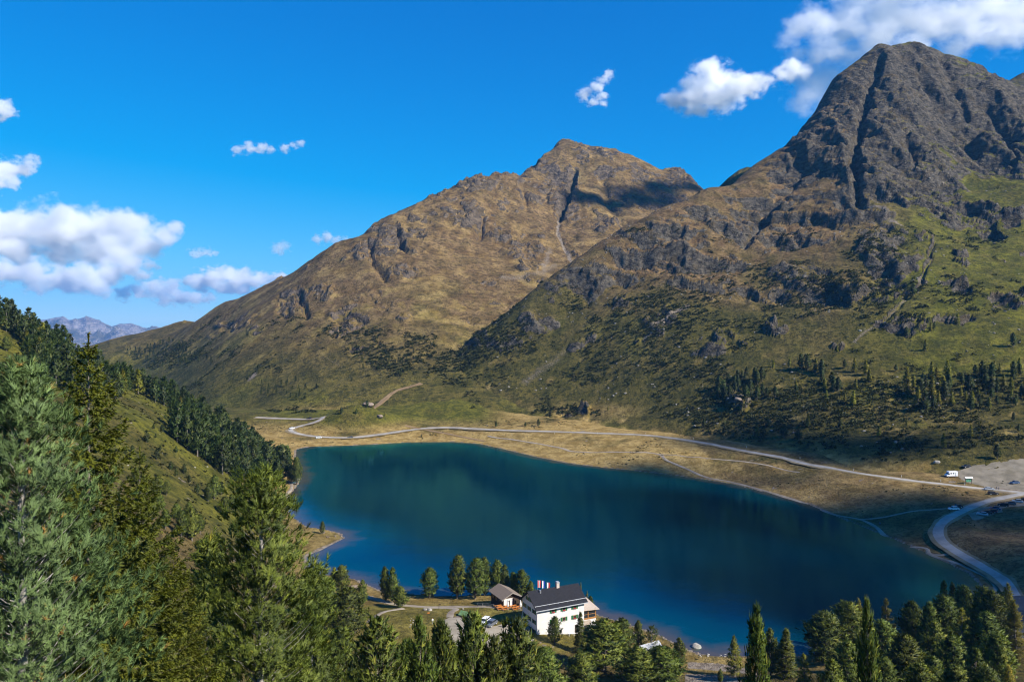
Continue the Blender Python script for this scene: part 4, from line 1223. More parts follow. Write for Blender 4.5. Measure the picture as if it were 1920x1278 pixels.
# the rest of the wood, seen only as a mass between the others
Vs, Fs, Ts, o_ = [], [], [], 0
rg = np.random.default_rng(61)
for i in MASS:
    c = LIB['farpine', int(rg.integers(4))][1]; V = np.empty(len(c.vertices) * 3, np.float32); c.vertices.foreach_get('co', V); V = V.reshape(-1, 3)
    T = np.empty(len(V), np.float32); c.attributes['tint'].data.foreach_get('value', T)
    H = rg.uniform(9.5, 14.5); R = H * rg.uniform(0.18, 0.25); a = rg.uniform(0, 6.28); cs, sn = math.cos(a), math.sin(a)
    W = np.stack([(V[:, 0] * cs - V[:, 1] * sn) * R / 2.4, (V[:, 0] * sn + V[:, 1] * cs) * R / 2.4, V[:, 2] * H / 10], 1) + (hx[i], hy[i], hz[i] - 0.1)
    Vs.append(W); Fs.append(np.arange(len(W)).reshape(-1, 3) + o_); Ts.append(T); o_ += len(W)
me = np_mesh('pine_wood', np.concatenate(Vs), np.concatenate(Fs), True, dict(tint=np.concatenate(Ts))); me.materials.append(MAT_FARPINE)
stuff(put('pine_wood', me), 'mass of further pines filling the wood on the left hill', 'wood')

# ---- trees on the slopes across the lake
def slope_trees(spec, lab, grp, kind_w, hpx, seed):
    rng = random.Random(seed)
    P = np.array(spec, float)
    hx, hy, hz = hit(P[:, 0], P[:, 1], 330, 1300)
    for i in range(len(P)):
        kind = rng.choices(list(kind_w), list(kind_w.values()))[0]
        H = rng.uniform(*hpx) * hy[i] / FPX
        R = H * (rng.uniform(0.19, 0.27) if kind != 'farlarch' else rng.uniform(0.16, 0.22))
        nm = {'farpine': 'stone_pine', 'farspruce': 'spruce_tree', 'farlarch': 'larch_tree'}[kind]
        l2 = lab.replace('TREE', {'larch_tree': 'larch', 'spruce_tree': 'spruce', 'stone_pine': 'pine'}[nm])
        plant(kind, hx[i], hy[i], hz[i], H, R, nm, l2, 'tree', grp + {'larch_tree': ' larches', 'spruce_tree': ' spruces', 'stone_pine': ' pines'}[nm])
A1 = scatter([[(1340, 735), (1400, 705), (1440, 720), (1460, 745), (1420, 770), (1360, 765)]], 26, 7, 11)
slope_trees(A1, 'TREE of the dark clump on the slope above the far road', 'clump above the far road:', {'farpine': 5, 'farspruce': 2}, (13, 25), 1)
A2 = scatter([[(1500, 690), (1600, 680), (1640, 715), (1590, 755), (1500, 750), (1470, 720)]], 17, 11, 12)
slope_trees(A2, 'TREE of the loose grove in the middle of the right slope', 'loose grove mid slope:', {'farlarch': 3, 'farspruce': 3}, (10, 28), 2)
A3 = scatter([[(1690, 700), (1760, 690), (1800, 720), (1790, 760), (1730, 770), (1690, 730)]], 22, 9, 13)
slope_trees(A3, 'TREE of the yellowish grove on the right slope above the car park', 'yellowish grove:', {'farlarch': 5, 'farpine': 3}, (14, 36), 3)
A4 = scatter([[(1800, 715), (1850, 695), (1950, 690), (1950, 765), (1830, 760), (1800, 745)]], 36, 8, 14)
slope_trees(A4, 'TREE of the dark wood at the right edge of the slope', 'dark wood at the right edge:', {'farpine': 6, 'farspruce': 2, 'farlarch': 2}, (14, 29), 4)
A5 = [(1470, 818), (1497, 824), (1648, 818), (1562, 735), (1745, 620), (1752, 615), (1770, 840), (1820, 820), (1910, 810), (1900, 790), (1820, 770), (1712, 560), (1600, 760), (1540, 700), (1450, 690), (1480, 690), (1420, 820), (1515, 800), (1855, 765), (1760, 760),
      (1900, 650), (1700, 625), (1570, 660), (1320, 800), (1870, 860), (1735, 650), (1795, 600), (1680, 690), (1865, 690), (1440, 800), (1575, 800), (1700, 800)]
slope_trees(A5, 'TREE standing singly among shrubs on the right slope', 'single trees of the right slope:', {'farlarch': 3, 'farpine': 3}, (12, 28), 5)
A6 = scatter([[(480, 720), (560, 715), (600, 730), (560, 750), (490, 745)]], 22, 7, 16) + scatter([[(640, 690), (780, 650), (800, 670), (660, 720)]], 16, 9, 17)
A7 = scatter([[(220, 660), (330, 640), (400, 680), (300, 690)]], 60, 5, 18)
def far_wood(spec, name, label, hpx, seed):
    """trees too far off to pick apart, one body"""
    rg = np.random.default_rng(seed); P = np.array(spec, float)
    hx, hy, hz = hit(P[:, 0], P[:, 1], 330, 1500); Vs, Fs, Ts = [], [], []; o = 0
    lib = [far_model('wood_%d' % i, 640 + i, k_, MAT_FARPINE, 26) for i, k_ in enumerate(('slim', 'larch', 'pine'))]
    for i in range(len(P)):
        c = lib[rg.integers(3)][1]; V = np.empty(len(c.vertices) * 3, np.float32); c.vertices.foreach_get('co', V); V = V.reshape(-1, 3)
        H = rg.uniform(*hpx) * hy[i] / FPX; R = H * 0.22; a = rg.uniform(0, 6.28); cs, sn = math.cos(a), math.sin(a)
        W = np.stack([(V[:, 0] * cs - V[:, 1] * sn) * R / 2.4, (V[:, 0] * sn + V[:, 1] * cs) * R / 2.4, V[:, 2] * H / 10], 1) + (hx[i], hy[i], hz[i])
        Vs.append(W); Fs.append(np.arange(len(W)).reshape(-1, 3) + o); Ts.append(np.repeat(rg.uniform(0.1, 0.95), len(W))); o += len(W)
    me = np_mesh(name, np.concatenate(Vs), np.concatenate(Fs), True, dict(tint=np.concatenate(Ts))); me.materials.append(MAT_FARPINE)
    stuff(put(name, me), label, 'trees')
far_wood(A6 + A7, 'far_wood', 'sprinkling of tiny trees on the foot of the brown mountain', (6, 12), 3)
A8 = [(688, 792), (700, 790), (722, 793), (668, 797), (640, 795), (790, 820), (1010, 800), (985, 800), (930, 800), (1140, 770), (1085, 690), (1180, 755)]
slope_trees(A8, 'small TREE near the far road', 'trees near the far road:', {'farspruce': 2, 'farlarch': 2}, (6, 14), 8)

# ---- shrubs: dwarf pine and alder on the slopes, too many to count
def blob_mesh(seed, nt_=26):
    rng = np.random.default_rng(seed)
    d = unit(rng.normal(size=(nt_, 3))); d[:, 2] = np.abs(d[:, 2])
    P = d * np.array([0.8, 0.8, 0.55]) * rng.uniform(0.6, 1, (nt_, 1))
    V, F, T = needles(P, unit(d + np.array([0, 0, 0.6])), np.full(nt_, 0.55), np.full(nt_, 0.38), 2, 0.5, rng, rng.uniform(0.05, 0.8, nt_))
    return V, F, T
SHV = [blob_mesh(900 + i, 12) for i in range(6)]
def shrubs(name, X, Y, Z, S, label, seed, mat=None):
    rng = np.random.default_rng(seed); Vs, Fs, Ts = [], [], []; o = 0
    for x, y, z, s in zip(X, Y, Z, S):
        V, F, T = SHV[rng.integers(6)]
        a = rng.uniform(0, 6.28); c, sn = math.cos(a), math.sin(a)
        sx = s * rng.uniform(0.8, 1.6)
        W = np.stack([(V[:, 0] * c - V[:, 1] * sn) * sx, (V[:, 0] * sn + V[:, 1] * c) * s, V[:, 2] * s * rng.uniform(0.7, 1.2)], 1) + (x, y, z - 0.1 * s)
        Vs.append(W); Fs.append(F + o); Ts.append(np.clip(T * 0.6 + rng.uniform(0, 0.4), 0, 1)); o += len(W)
    V = np.concatenate(Vs); F = np.concatenate(Fs); T = np.concatenate(Ts)
    me = np_mesh(name, V, F, True, dict(tint=T)); me.materials.append(mat or MAT_SHRUB)
    fn = np.empty(len(F) * 3, dtype=np.float32); me.polygons.foreach_get('normal', fn); fn = fn.reshape(-1, 3)
    flip = fn[:, 2] < 0
    F2 = F.copy(); F2[flip] = F2[flip][:, ::-1]
    me.loops.foreach_set('vertex_index', np.ascontiguousarray(F2.ravel(), dtype=np.int32)); me.update(calc_edges=True)
    fn[flip] *= -1
    nn = unit(0.6 * fn + np.array([0, 0, 0.5]))
    me.normals_split_custom_set_from_vertices(np.repeat(nn, 3, 0).astype(np.float32))
    return stuff(put(name, me), label, 'shrubs')

rng = np.random.default_rng(31)
Dq = np.sqrt(rng.uniform(420 ** 2, 860 ** 2, 60000)); Uq = rng.uniform(640, 2000, 60000)
Xq = (Uq - CX) / FPX * Dq
h0 = AF(Xq, Dq)
pq, yq = to_px(Xq, Dq, h0)
dens = fbm(Xq, Dq, 60, 4, seed=411) * 0.8 + fbm(Xq, Dq, 18, 3, seed=413) * 0.6
bands = np.zeros_like(pq)
for (sx, sy, rx, ry, s) in [(1420, 780, 160, 40, 0.9), (1500, 760, 140, 40, 0.8), (960, 640, 90, 30, 0.9), (1180, 620, 120, 60, 0.6), (1300, 600, 120, 40, 0.55), (1550, 560, 180, 40, 0.55), (1640, 480, 60, 50, 0.5), (780, 690, 70, 24, 0.6), (1780, 800, 160, 60, 0.5),
                            (1700, 740, 220, 50, 0.45), (1060, 770, 60, 10, 0.8), (1150, 690, 80, 30, 0.4), (1850, 740, 90, 40, 0.6), (1250, 700, 120, 50, 0.4)]:
    bands = np.maximum(bands, s * np.exp(-(((pq - sx) / rx) ** 2 + ((yq - sy) / ry) ** 2)))
keep = (h0 > 12) & (h0 < 190) & (yq > 430) & (dens + bands + rng.uniform(-0.3, 0.3, len(dens)) > 0.40)
k = np.where(keep)[0][:8000]
zq = np.maximum(z_right(Xq[k], Dq[k]), z_ground(Xq[k], Dq[k]))
shrubs('shrubbery', Xq[k], Dq[k], zq, rng.uniform(0.9, 3.1, len(k)) * rng.uniform(0.6, 1.0, len(k)), 'dark dwarf pine and alder scrub spread over the right slope', 5)
Dq = np.sqrt(rng.uniform(650 ** 2, 1150 ** 2, 40000)); Uq = rng.uniform(220, 1000, 40000)
Xq = (Uq - CX) / FPX * Dq; h0 = BF(Xq, Dq); pq, yq = to_px(Xq, Dq, h0)
dens = fbm(Xq, Dq, 90, 4, seed=421) * 0.8 + fbm(Xq, Dq, 25, 3, seed=423) * 0.5 + 0.5 * np.exp(-(((pq - 300) / 90) ** 2 + ((yq - 665) / 30) ** 2)) + 0.35 * np.exp(-(((pq - 740) / 120) ** 2 + ((yq - 660) / 40) ** 2))
keep = (h0 > 5) & (h0 < 130) & (dens + rng.uniform(-0.2, 0.2, len(dens)) > 0.34) & (yq > 590)
k = np.where(keep)[0][:2200]
shrubs('shrubbery', Xq[k], Dq[k], np.maximum(z_mid(Xq[k], Dq[k]), z_top(Xq[k], Dq[k])), rng.uniform(1.0, 2.8, len(k)), 'dark scrub dotted over the foot of the brown mountain', 6)
# low bushes on the meadows
Dq = np.sqrt(rng.uniform(200 ** 2, 640 ** 2, 30000)); Uq = rng.uniform(-40, 1960, 30000)
Xq = (Uq - CX) / FPX * Dq
sdq = lake_sd(Xq, Dq); rdq = road_dist(Xq, Dq)
dens = fbm(Xq, Dq, 40, 4, seed=431) + 0.3 * fbm(Xq, Dq, 9, 3, seed=433)
keep = (sdq > 5) & (rdq > 7) & (np.hypot(Xq - 2, Dq - 220) > 48) & (dens + rng.uniform(-0.1, 0.1, len(dens)) > 0.26)
hl_ = (Xq < -60) & (Dq > 190) & (Dq < 470) & (Xq / Dq < -0.30) & (sdq > 12) & (rng.random(len(Xq)) < 0.35)
keep = keep | hl_
k = np.where(keep)[0][:3400]
shrubs('heath_bushes', Xq[k], Dq[k], z_ground(Xq[k], Dq[k]), np.where(hl_[k], rng.uniform(0.4, 1.15, len(k)), rng.uniform(0.25, 0.8, len(k))), 'low heath bushes dotted over the meadows round the lake', 7)
# ------------------------------------------------------------------ roads and paths
def plain(name, col, rough=0.7, spec=0.25, metal=0.0, var=0.12, scale=3.0):
    m, nt, bs = new_mat(name); n = N(nt)
    f = n.noise(n.obj(), scale, 3)
    d = tuple(c * (1 - var) for c in col); l = tuple(min(1, c * (1 + var)) for c in col)
    link(nt, n.mix(n.mapr(f, 0.3, 0.7), d, l), bs.inputs['Base Color'])
    bs.inputs['Roughness'].default_value = rough; bs.inputs['Specular IOR Level'].default_value = spec; bs.inputs['Metallic'].default_value = metal
    return m
def gravel_mat(name, a, b, scale=1.2):
    m, nt, bs = new_mat(name); n = N(nt); p = n.pos()
    link(nt, n.mix(n.mapr(n.noise(p, scale * 0.12, 4, 0.65), 0.3, 0.7), a, b), bs.inputs['Base Color'])
    link(nt, n.bump(n.noise(p, scale * 4, 3), 0.4, 0.1), bs.inputs['Normal'])
    bs.inputs['Roughness'].default_value = 0.95
    return m
MAT_ROAD = gravel_mat('gravel_road', (0.23, 0.21, 0.185), (0.36, 0.335, 0.30))
MAT_PATH = gravel_mat('trodden_path', (0.19, 0.15, 0.11), (0.32, 0.27, 0.205))
MAT_TRACK = gravel_mat('dirt_track', (0.15, 0.10, 0.05), (0.24, 0.16, 0.085))
MAT_ASPHALT = gravel_mat('asphalt', (0.045, 0.05, 0.06), (0.07, 0.075, 0.085))
MAT_LINE = plain('road_paint', (0.75, 0.75, 0.73))

def smooth_line(pts, step):
    P = np.array(pts, float); out = []
    P2 = np.vstack([2 * P[0] - P[1], P, 2 * P[-1] - P[-2]])
    for i in range(1, len(P2) - 2):
        p0, p1, p2, p3 = P2[i - 1], P2[i], P2[i + 1], P2[i + 2]
        n_ = max(2, int(np.hypot(*(p2 - p1)) / step))
        for t in np.arange(n_) / n_:
            out.append(0.5 * (2 * p1 + (p2 - p0) * t + (2 * p0 - 5 * p1 + 4 * p2 - p3) * t * t + (3 * p1 - p0 - 3 * p2 + p3) * t ** 3))
    out.append(P2[-2])
    return np.array(out)

def ribbon(name, pts, width, mat, label, dz=0.14, step=2.5, across=5, jag=0.0):
    C = smooth_line(pts, step); T = unit(np.gradient(C, axis=0)); Nn = np.stack([-T[:, 1], T[:, 0]], 1)
    s = np.linspace(-0.5, 0.5, across)
    wv = width * (1 + jag * fbm(C[:, 0], C[:, 1], 11.0, 2, seed=77))
    X = C[:, None, 0] + Nn[:, None, 0] * s[None] * wv[:, None]; Y = C[:, None, 1] + Nn[:, None, 1] * s[None] * wv[:, None]
    Z = z_top(X.ravel(), Y.ravel()).reshape(X.shape)
    zc = np.convolve(np.pad(Z.mean(1), 2, mode='edge'), np.ones(5) / 5, 'valid')
    Z = np.maximum(Z, zc[:, None]) + dz
    Z[:, 0] -= dz + 0.1; Z[:, -1] -= dz + 0.1
    r, c = X.shape; idx = np.arange(r * c).reshape(r, c)
    F = np.stack([idx[:-1, :-1], idx[1:, :-1], idx[1:, 1:], idx[:-1, 1:]], -1).reshape(-1, 4)
    me = np_mesh(name, np.stack([X.ravel(), Y.ravel(), Z.ravel()], 1), F, True)
    return structure(put(name, me, mat), label)
MAT_VERGE = gravel_mat('worn_verge', (0.15, 0.115, 0.06), (0.26, 0.20, 0.115))
ribbon('road_verge', ROAD_FAR, 7.6, MAT_VERGE, 'worn stony verge of the far road', 0.10, 2.5, 7, 0.7)
ribbon('road_verge', ROAD_NEAR, 7.0, MAT_VERGE, 'worn stony verge of the curving road', 0.12, 2.5, 7, 0.35)
ribbon('road', ROAD_FAR, 5.2, MAT_ROAD, 'pale gravel road along the far shore', 0.22, 2.5, 5, 0.15)
ribbon('road', ROAD_NEAR, 5.4, MAT_ROAD, 'pale gravel road curving from the car park to the near shore', 0.26, 2.5, 5, 0.2)
ribbon('road', ROAD_ASPHALT, 6.4, MAT_ASPHALT, 'dark asphalt end of the curving road', 0.24)
_a = on_plane(1897, 1111, 4); _b = on_plane(1912, 1111.5, 4)
ribbon('stop_line', [_a, _b], 0.5, MAT_LINE, 'white line across the asphalt road', 0.32, 1.0, 3)
ribbon('footpath', SHORE_PATH, 2.2, MAT_PATH, 'footpath along the lake shore', 0.12, 2.0, 5, 0.5)
ribbon('footpath', UPPER_PATH, 1.6, MAT_PATH, 'footpath branch above the shore path', 0.12, 2.0, 5, 0.5)
ribbon('footpath', LEFT_PATH, 2.2, MAT_PATH, 'footpath at the foot of the wooded hill', 0.25, 2.0, 5, 0.3)
ribbon('footpath', CROSS_PATH, 1.8, MAT_PATH, 'faint path from the shore to the parked white car', 0.12, 2.0, 5, 0.5)
ribbon('footpath', LINK_PATH, 2.0, MAT_PATH, 'short path linking shore path and curving road', 0.14, 2.0, 5, 0.3)
ribbon('dirt_track', DIRT_TRACK + pz([(760, 748, 19), (790, 742, 21)]), 5.0, MAT_TRACK, 'brown bulldozed track on the far slope', 0.3, 4, 7, 0.8)
ribbon('dirt_track', pz([(910, 806, 9), (860, 795, 11), (800, 785, 13), (760, 778, 15)]), 3.0, MAT_TRACK, 'straw coloured track climbing from the far road', 0.2, 4, 5, 0.5)
YARD = pz([(1002, 1172, 4.4), (960, 1160, 4.5), (925, 1182, 5.6), (880, 1182, 5.8), (850, 1172, 5.2), (843, 1158, 4.6), (846, 1146, 4.2), (855, 1137, 3.8), (835, 1131, 3.6), (800, 1130, 3.4)])
ribbon('footpath', YARD[5:], 2.4, MAT_PATH, 'trodden path across the meadow to the yard', 0.10, 1.5, 5, 0.4)
ribbon('footpath', pz([(640, 1100, 2.5), (670, 1103, 2.3), (700, 1112, 2.4), (735, 1122, 2.8), (790, 1128, 3.2), (850, 1129, 3.5), (895, 1132, 3.8), (930, 1138, 4.2)]), 2.8, MAT_PATH, 'shore track behind the meadow', 0.10, 1.5, 5, 0.3)
ribbon('footpath', pz([(755, 1136, 3.4), (735, 1143, 3.8), (712, 1152, 4.6), (690, 1170, 6)]), 2.0, MAT_PATH, 'brown track below the twin pines', 0.12, 1.5, 5, 0.3)

def ground_patch(name, poly, mat, label, dz=0.12, cell=1.6):
    """an uneven sheet of gravel inside an outline given in world metres"""
    P = np.array(poly); x0, y0 = P.min(0) - 3; x1, y1 = P.max(0) + 3
    gx = np.arange(x0, x1, cell); gy = np.arange(y0, y1, cell); X, Y = np.meshgrid(gx, gy)
    sdp = dist_line(X, Y, [tuple(q) for q in poly], True); sdp = np.where(in_poly(X, Y, [tuple(q) for q in poly]), sdp, -sdp) + 4.0 * fbm(X, Y, 16, 4, seed=91)
    Z = z_top(X.ravel(), Y.ravel()).reshape(X.shape) + dz * np.clip(sdp / 1.5, -2.5, 1)
    r, c = X.shape; idx = np.arange(r * c).reshape(r, c)
    F = np.stack([idx[:-1, :-1], idx[:-1, 1:], idx[1:, 1:], idx[1:, :-1]], -1).reshape(-1, 4)
    F = F[(sdp.ravel()[F] > -1.2).any(1)]
    us = np.unique(F); rm = np.full(X.size, -1); rm[us] = np.arange(len(us))
    me = np_mesh(name, np.stack([X.ravel(), Y.ravel(), Z.ravel()], 1)[us], rm[F], True)
    return structure(put(name, me, mat), label)
MAT_LOT = gravel_mat('gravel_lot', (0.135, 0.115, 0.08), (0.24, 0.205, 0.15))
ground_patch('car_park', pz([(1797, 889, 10), (1825, 883, 11), (1870, 879, 12), (1930, 877, 13), (2000, 876, 13), (2000, 925, 8.6), (1900, 917, 8.6), (1850, 910, 8.8), (1815, 903, 9)]), MAT_LOT, 'gravel car park by the road junction')
ground_patch('gravel_strip', pz([(1815, 962, 7), (1850, 948, 7.8), (1890, 938, 8.2), (1930, 930, 8.4), (1930, 945, 8), (1885, 953, 7.6), (1850, 966, 7), (1825, 971, 6.6)]), MAT_LOT, 'gravel strip with the roadside row of cars')
ground_patch('gravel_yard', pz([(846, 1158, 4.6), (872, 1156, 4.6), (900, 1166, 4.8), (925, 1176, 5), (955, 1165, 4.6), (985, 1150, 4.3), (1000, 1178, 4), (985, 1212, 6), (900, 1215, 7), (860, 1205, 7), (825, 1190, 6.5), (828, 1168, 5.2)]), gravel_mat('yard_gravel', (0.20, 0.17, 0.125), (0.33, 0.285, 0.215)), 'gravel yard in front of the inn', 0.1, 1.0)

# ------------------------------------------------------------------ building kit
class MB:
    def __init__(self): self.v = []; self.f = []
    def box(self, x0, x1, y0, y1, z0, z1):
        o = len(self.v)
        self.v += [(x0, y0, z0), (x1, y0, z0), (x1, y1, z0), (x0, y1, z0), (x0, y0, z1), (x1, y0, z1), (x1, y1, z1), (x0, y1, z1)]
        self.f += [tuple(o + i for i in q) for q in ((0, 3, 2, 1), (4, 5, 6, 7), (0, 1, 5, 4), (1, 2, 6, 5), (2, 3, 7, 6), (3, 0, 4, 7))]
        return self
    def prism(self, prof, a0, a1, axis='x'):
        """profile of (p, z) pairs pushed along an axis"""
        o = len(self.v); k = len(prof)
        for a in (a0, a1):
            for (p, z) in prof:
                self.v.append((a, p, z) if axis == 'x' else (p, a, z))
        self.f.append(tuple(o + i for i in range(k))[::-1 if axis == 'x' else 1])
        self.f.append(tuple(o + k + i for i in range(k))[::1 if axis == 'x' else -1])
        for i in range(k):
            j = (i + 1) % k
            q = (o + i, o + j, o + k + j, o + k + i)
            self.f.append(q if axis == 'x' else q[::-1])
        return self
    def slab(self, quad, t):
        o = len(self.v)
        self.v += [tuple(q) for q in quad] + [(q[0], q[1], q[2] - t) for q in quad]
        self.f += [(o, o + 1, o + 2, o + 3), (o + 7, o + 6, o + 5, o + 4)] + [(o + i, o + 4 + i, o + 4 + (i + 1) % 4, o + (i + 1) % 4) for i in range(4)]
        return self
    def cyl(self, x, y, z0, z1, r0, r1=None, k=8):
        r1 = r0 if r1 is None else r1; o = len(self.v)
        for z, r in ((z0, r0), (z1, r1)):
            for i in range(k): self.v.append((x + r * math.cos(2 * PI * i / k), y + r * math.sin(2 * PI * i / k), z))
        self.f.append(tuple(o + i for i in range(k))[::-1]); self.f.append(tuple(o + k + i for i in range(k)))
        for i in range(k): self.f.append((o + i, o + (i + 1) % k, o + k + (i + 1) % k, o + k + i))
        return self
    def hcyl(self, x, y0, y1, z, r, k=12):
        o = len(self.v)
        for y in (y0, y1):
            for i in range(k): self.v.append((x + r * math.cos(2 * PI * i / k), y, z + r * math.sin(2 * PI * i / k)))
        self.f.append(tuple(o + i for i in range(k))); self.f.append(tuple(o + k + i for i in range(k))[::-1])
        for i in range(k): self.f.append((o + i, o + k + i, o + k + (i + 1) % k, o + (i + 1) % k))
        return self
    def build(self, name, mat, parent=None, bevel=0.0):
        me = poly_mesh(name, self.v, self.f)
        o = put(name, me, mat, parent)
        if bevel:
            b = o.modifiers.new('bevel', 'BEVEL'); b.width = bevel; b.segments = 2; b.limit_method = 'ANGLE'
        return o

M_WHITE = plain('white_render', (0.62, 0.60, 0.565), 0.85, 0.2, 0, 0.06, 1.2)
M_ROOF = plain('anthracite_roof', (0.018, 0.018, 0.022), 0.75, 0.15, 0, 0.2, 2.0)
M_GUARD = plain('galvanised_rail', (0.55, 0.56, 0.58), 0.4, 0.5, 0.3)
M_GREEN = plain('green_shutter_paint', (0.018, 0.12, 0.045), 0.5)
M_WOOD = plain('oiled_timber', (0.34, 0.16, 0.05), 0.6, 0.25, 0, 0.25, 5)
M_DKWOOD = plain('weathered_dark_timber', (0.055, 0.038, 0.026), 0.8, 0.2, 0, 0.3, 5)
M_GREYWOOD = plain('grey_timber', (0.25, 0.22, 0.19), 0.8, 0.2, 0, 0.25, 6)
M_SHINGLE = plain('shingle_roof', (0.20, 0.155, 0.115), 0.8, 0.2, 0, 0.22, 4)
M_PORCH = plain('beige_sheet_roof', (0.46, 0.37, 0.29), 0.55, 0.3, 0, 0.1, 2)
M_GLASS = plain('window_glass', (0.02, 0.025, 0.03), 0.08, 0.6)
M_CURTAIN = plain('red_flowers', (0.35, 0.04, 0.03), 0.8)
M_FRAME = plain('window_frame', (0.36, 0.22, 0.11), 0.6)
M_GREYROOF = plain('grey_sheet_roof', (0.30, 0.31, 0.33), 0.5, 0.3)
M_MOSS = plain('green_roof_felt', (0.11, 0.19, 0.085), 0.8, 0.2, 0, 0.25, 1.5)
M_STONE = plain('pale_granite', (0.31, 0.285, 0.245), 0.9, 0.2, 0, 0.3, 1.3)
M_DSTONE = plain('brown_granite', (0.20, 0.155, 0.12), 0.9, 0.2, 0, 0.35, 1.3)
M_ORANGE = plain('orange_lacquer', (0.50, 0.17, 0.03), 0.6, 0.3)
M_CANVAS = plain('white_canvas', (0.74, 0.73, 0.70), 0.9)
M_RED = plain('flag_red', (0.55, 0.03, 0.03), 0.8)
M_BLUE = plain('flag_blue', (0.03, 0.06, 0.40), 0.8)
M_STEEL = plain('pole_steel', (0.5, 0.5, 0.52), 0.35, 0.5, 0.6)
M_RUBBER = plain('tyre_rubber', (0.015, 0.015, 0.016), 0.8)
M_SIGN = plain('green_board', (0.03, 0.19, 0.10), 0.6)

# ------------------------------------------------------------------ the inn
def local_z(x, y): return float(z_top(np.array([x]), np.array([y]))[0])
HR = math.radians(26.0)
inn = empty('inn', (11.7, 224.1, 2.2), HR)
tag(inn, 'white inn with dark pitched roof and green shutters on the near shore', 'building')
wl_ = MB().prism([(-4.5, -1.6), (4.5, -1.6), (4.5, 8.62), (0, 11.72), (-4.5, 8.62)], -7.5, 7.5, 'x')
w_o = wl_.build('wall', M_WHITE, inn)
rf = MB()
rf.slab([(-8.3, -5.35, 8.22), (8.3, -5.35, 8.22), (8.3, 0, 11.97), (-8.3, 0, 11.97)], 0.22)
rf.slab([(-8.3, 0.002, 11.97), (8.3, 0.002, 11.97), (8.3, 5.35, 8.22), (-8.3, 5.35, 8.22)], 0.22)
roof = rf.build('roof', M_ROOF, inn)
roof['label'] = 'dark anthracite gable roof'
MB().box(-8.3, 8.3, -5.47, -5.36, 7.94, 8.16).build('gutter', M_GUARD, roof)
sg = MB()
sg.box(-8.2, 8.2, -4.42, -4.34, 9.02, 9.16)
for i in range(12): sg.box(-8.0 + i * 1.45, -7.94 + i * 1.45, -4.42, -4.30, 8.84, 9.05)
sg.build('snow_guard', M_GUARD, roof)
MB().box(0.9, 1.8, -0.45, 0.45, 11.2, 13.1).build('chimney', plain('chimney_plaster', (0.5, 0.42, 0.36)), roof)
MB().box(0.8, 1.9, -0.55, 0.55, 13.1, 13.22).box(0.95, 1.75, -0.4, 0.4, 13.22, 13.42).build('chimney_cap', M_GREYROOF, roof)
dm = MB().cyl(-4.6, -0.8, 11.1, 12.0, 0.28, 0.28, 8).build('vent_pipe', M_STEEL, roof)
def window(x, z, y=-4.5, w=0.95, h=1.05, sh=True, par=inn, flowers=True, side=0):
    """side 0: front wall, side 1: left gable (x is then the position across the gable)"""
    e = MB()
    if side == 0:
        fr = MB().box(x - w / 2, x + w / 2, y - 0.07, y + 0.02, z - h / 2, z + h / 2).build('window', M_FRAME, par)
        MB().box(x - w / 2 + 0.09, x - 0.03, y - 0.09, y - 0.071, z - h / 2 + 0.09, z + h / 2 - 0.09).build('pane', M_GLASS, fr)
        MB().box(x + 0.03, x + w / 2 - 0.09, y - 0.09, y - 0.071, z - h / 2 + 0.09, z + h / 2 - 0.09).build('pane', M_GLASS, fr)
        MB().box(x - w / 2 - 0.06, x + w / 2 + 0.06, y - 0.22, y, z - h / 2 - 0.08, z - h / 2 - 0.002).build('sill', M_GUARD, fr)
        if flowers: MB().box(x - 0.4, x + 0.4, y - 0.24, y - 0.10, z - h / 2 + 0.01, z - h / 2 + 0.24).build('flower_box', M_CURTAIN, fr)
        if sh:
            for s in (-1, 1):
                a = x + s * (w / 2 + 0.31)
                MB().box(a - 0.28, a + 0.28, y - 0.08, y - 0.005, z - h / 2 - 0.03, z + h / 2 + 0.03).build('shutter', M_GREEN, par, 0.015)
    else:
        X = -7.5
        fr = MB().box(X - 0.07, X + 0.02, x - w / 2, x + w / 2, z - h / 2, z + h / 2).build('window', M_FRAME, par)
        MB().box(X - 0.09, X - 0.071, x - w / 2 + 0.09, x + w / 2 - 0.09, z - h / 2 + 0.09, z + h / 2 - 0.09).build('pane', M_GLASS, fr)
        if sh:
            for s in (-1, 1):
                a = x + s * (w / 2 + 0.31)
                MB().box(X - 0.08, X - 0.005, a - 0.28, a + 0.28, z - h / 2 - 0.03, z + h / 2 + 0.03).build('shutter', M_GREEN, par)
for x in (-2.5, 0.95, 4.4): window(x, 7.15)
for x in (-2.5, 0.95, 4.4): window(x, 4.35, flowers=(x > 1))
for z in (1.7, 4.35, 7.1):
    for y in (-2.7, 0.2, 3.0): window(y, z, side=1)
window(-1.0, 9.6, side=1, w=0.8, h=0.9); window(1.2, 9.6, side=1, w=0.8, h=0.9)
dr = MB().box(4.5, 5.6, -4.58, -4.48, -0.1, 2.05).build('door', M_DKWOOD, inn)
MB().box(4.62, 5.48, -4.61, -4.581, 1.1, 1.9).build('pane', M_GLASS, dr)
MB().box(5.35, 5.42, -4.68, -4.582, 0.95, 1.05).build('handle', M_STEEL, dr)
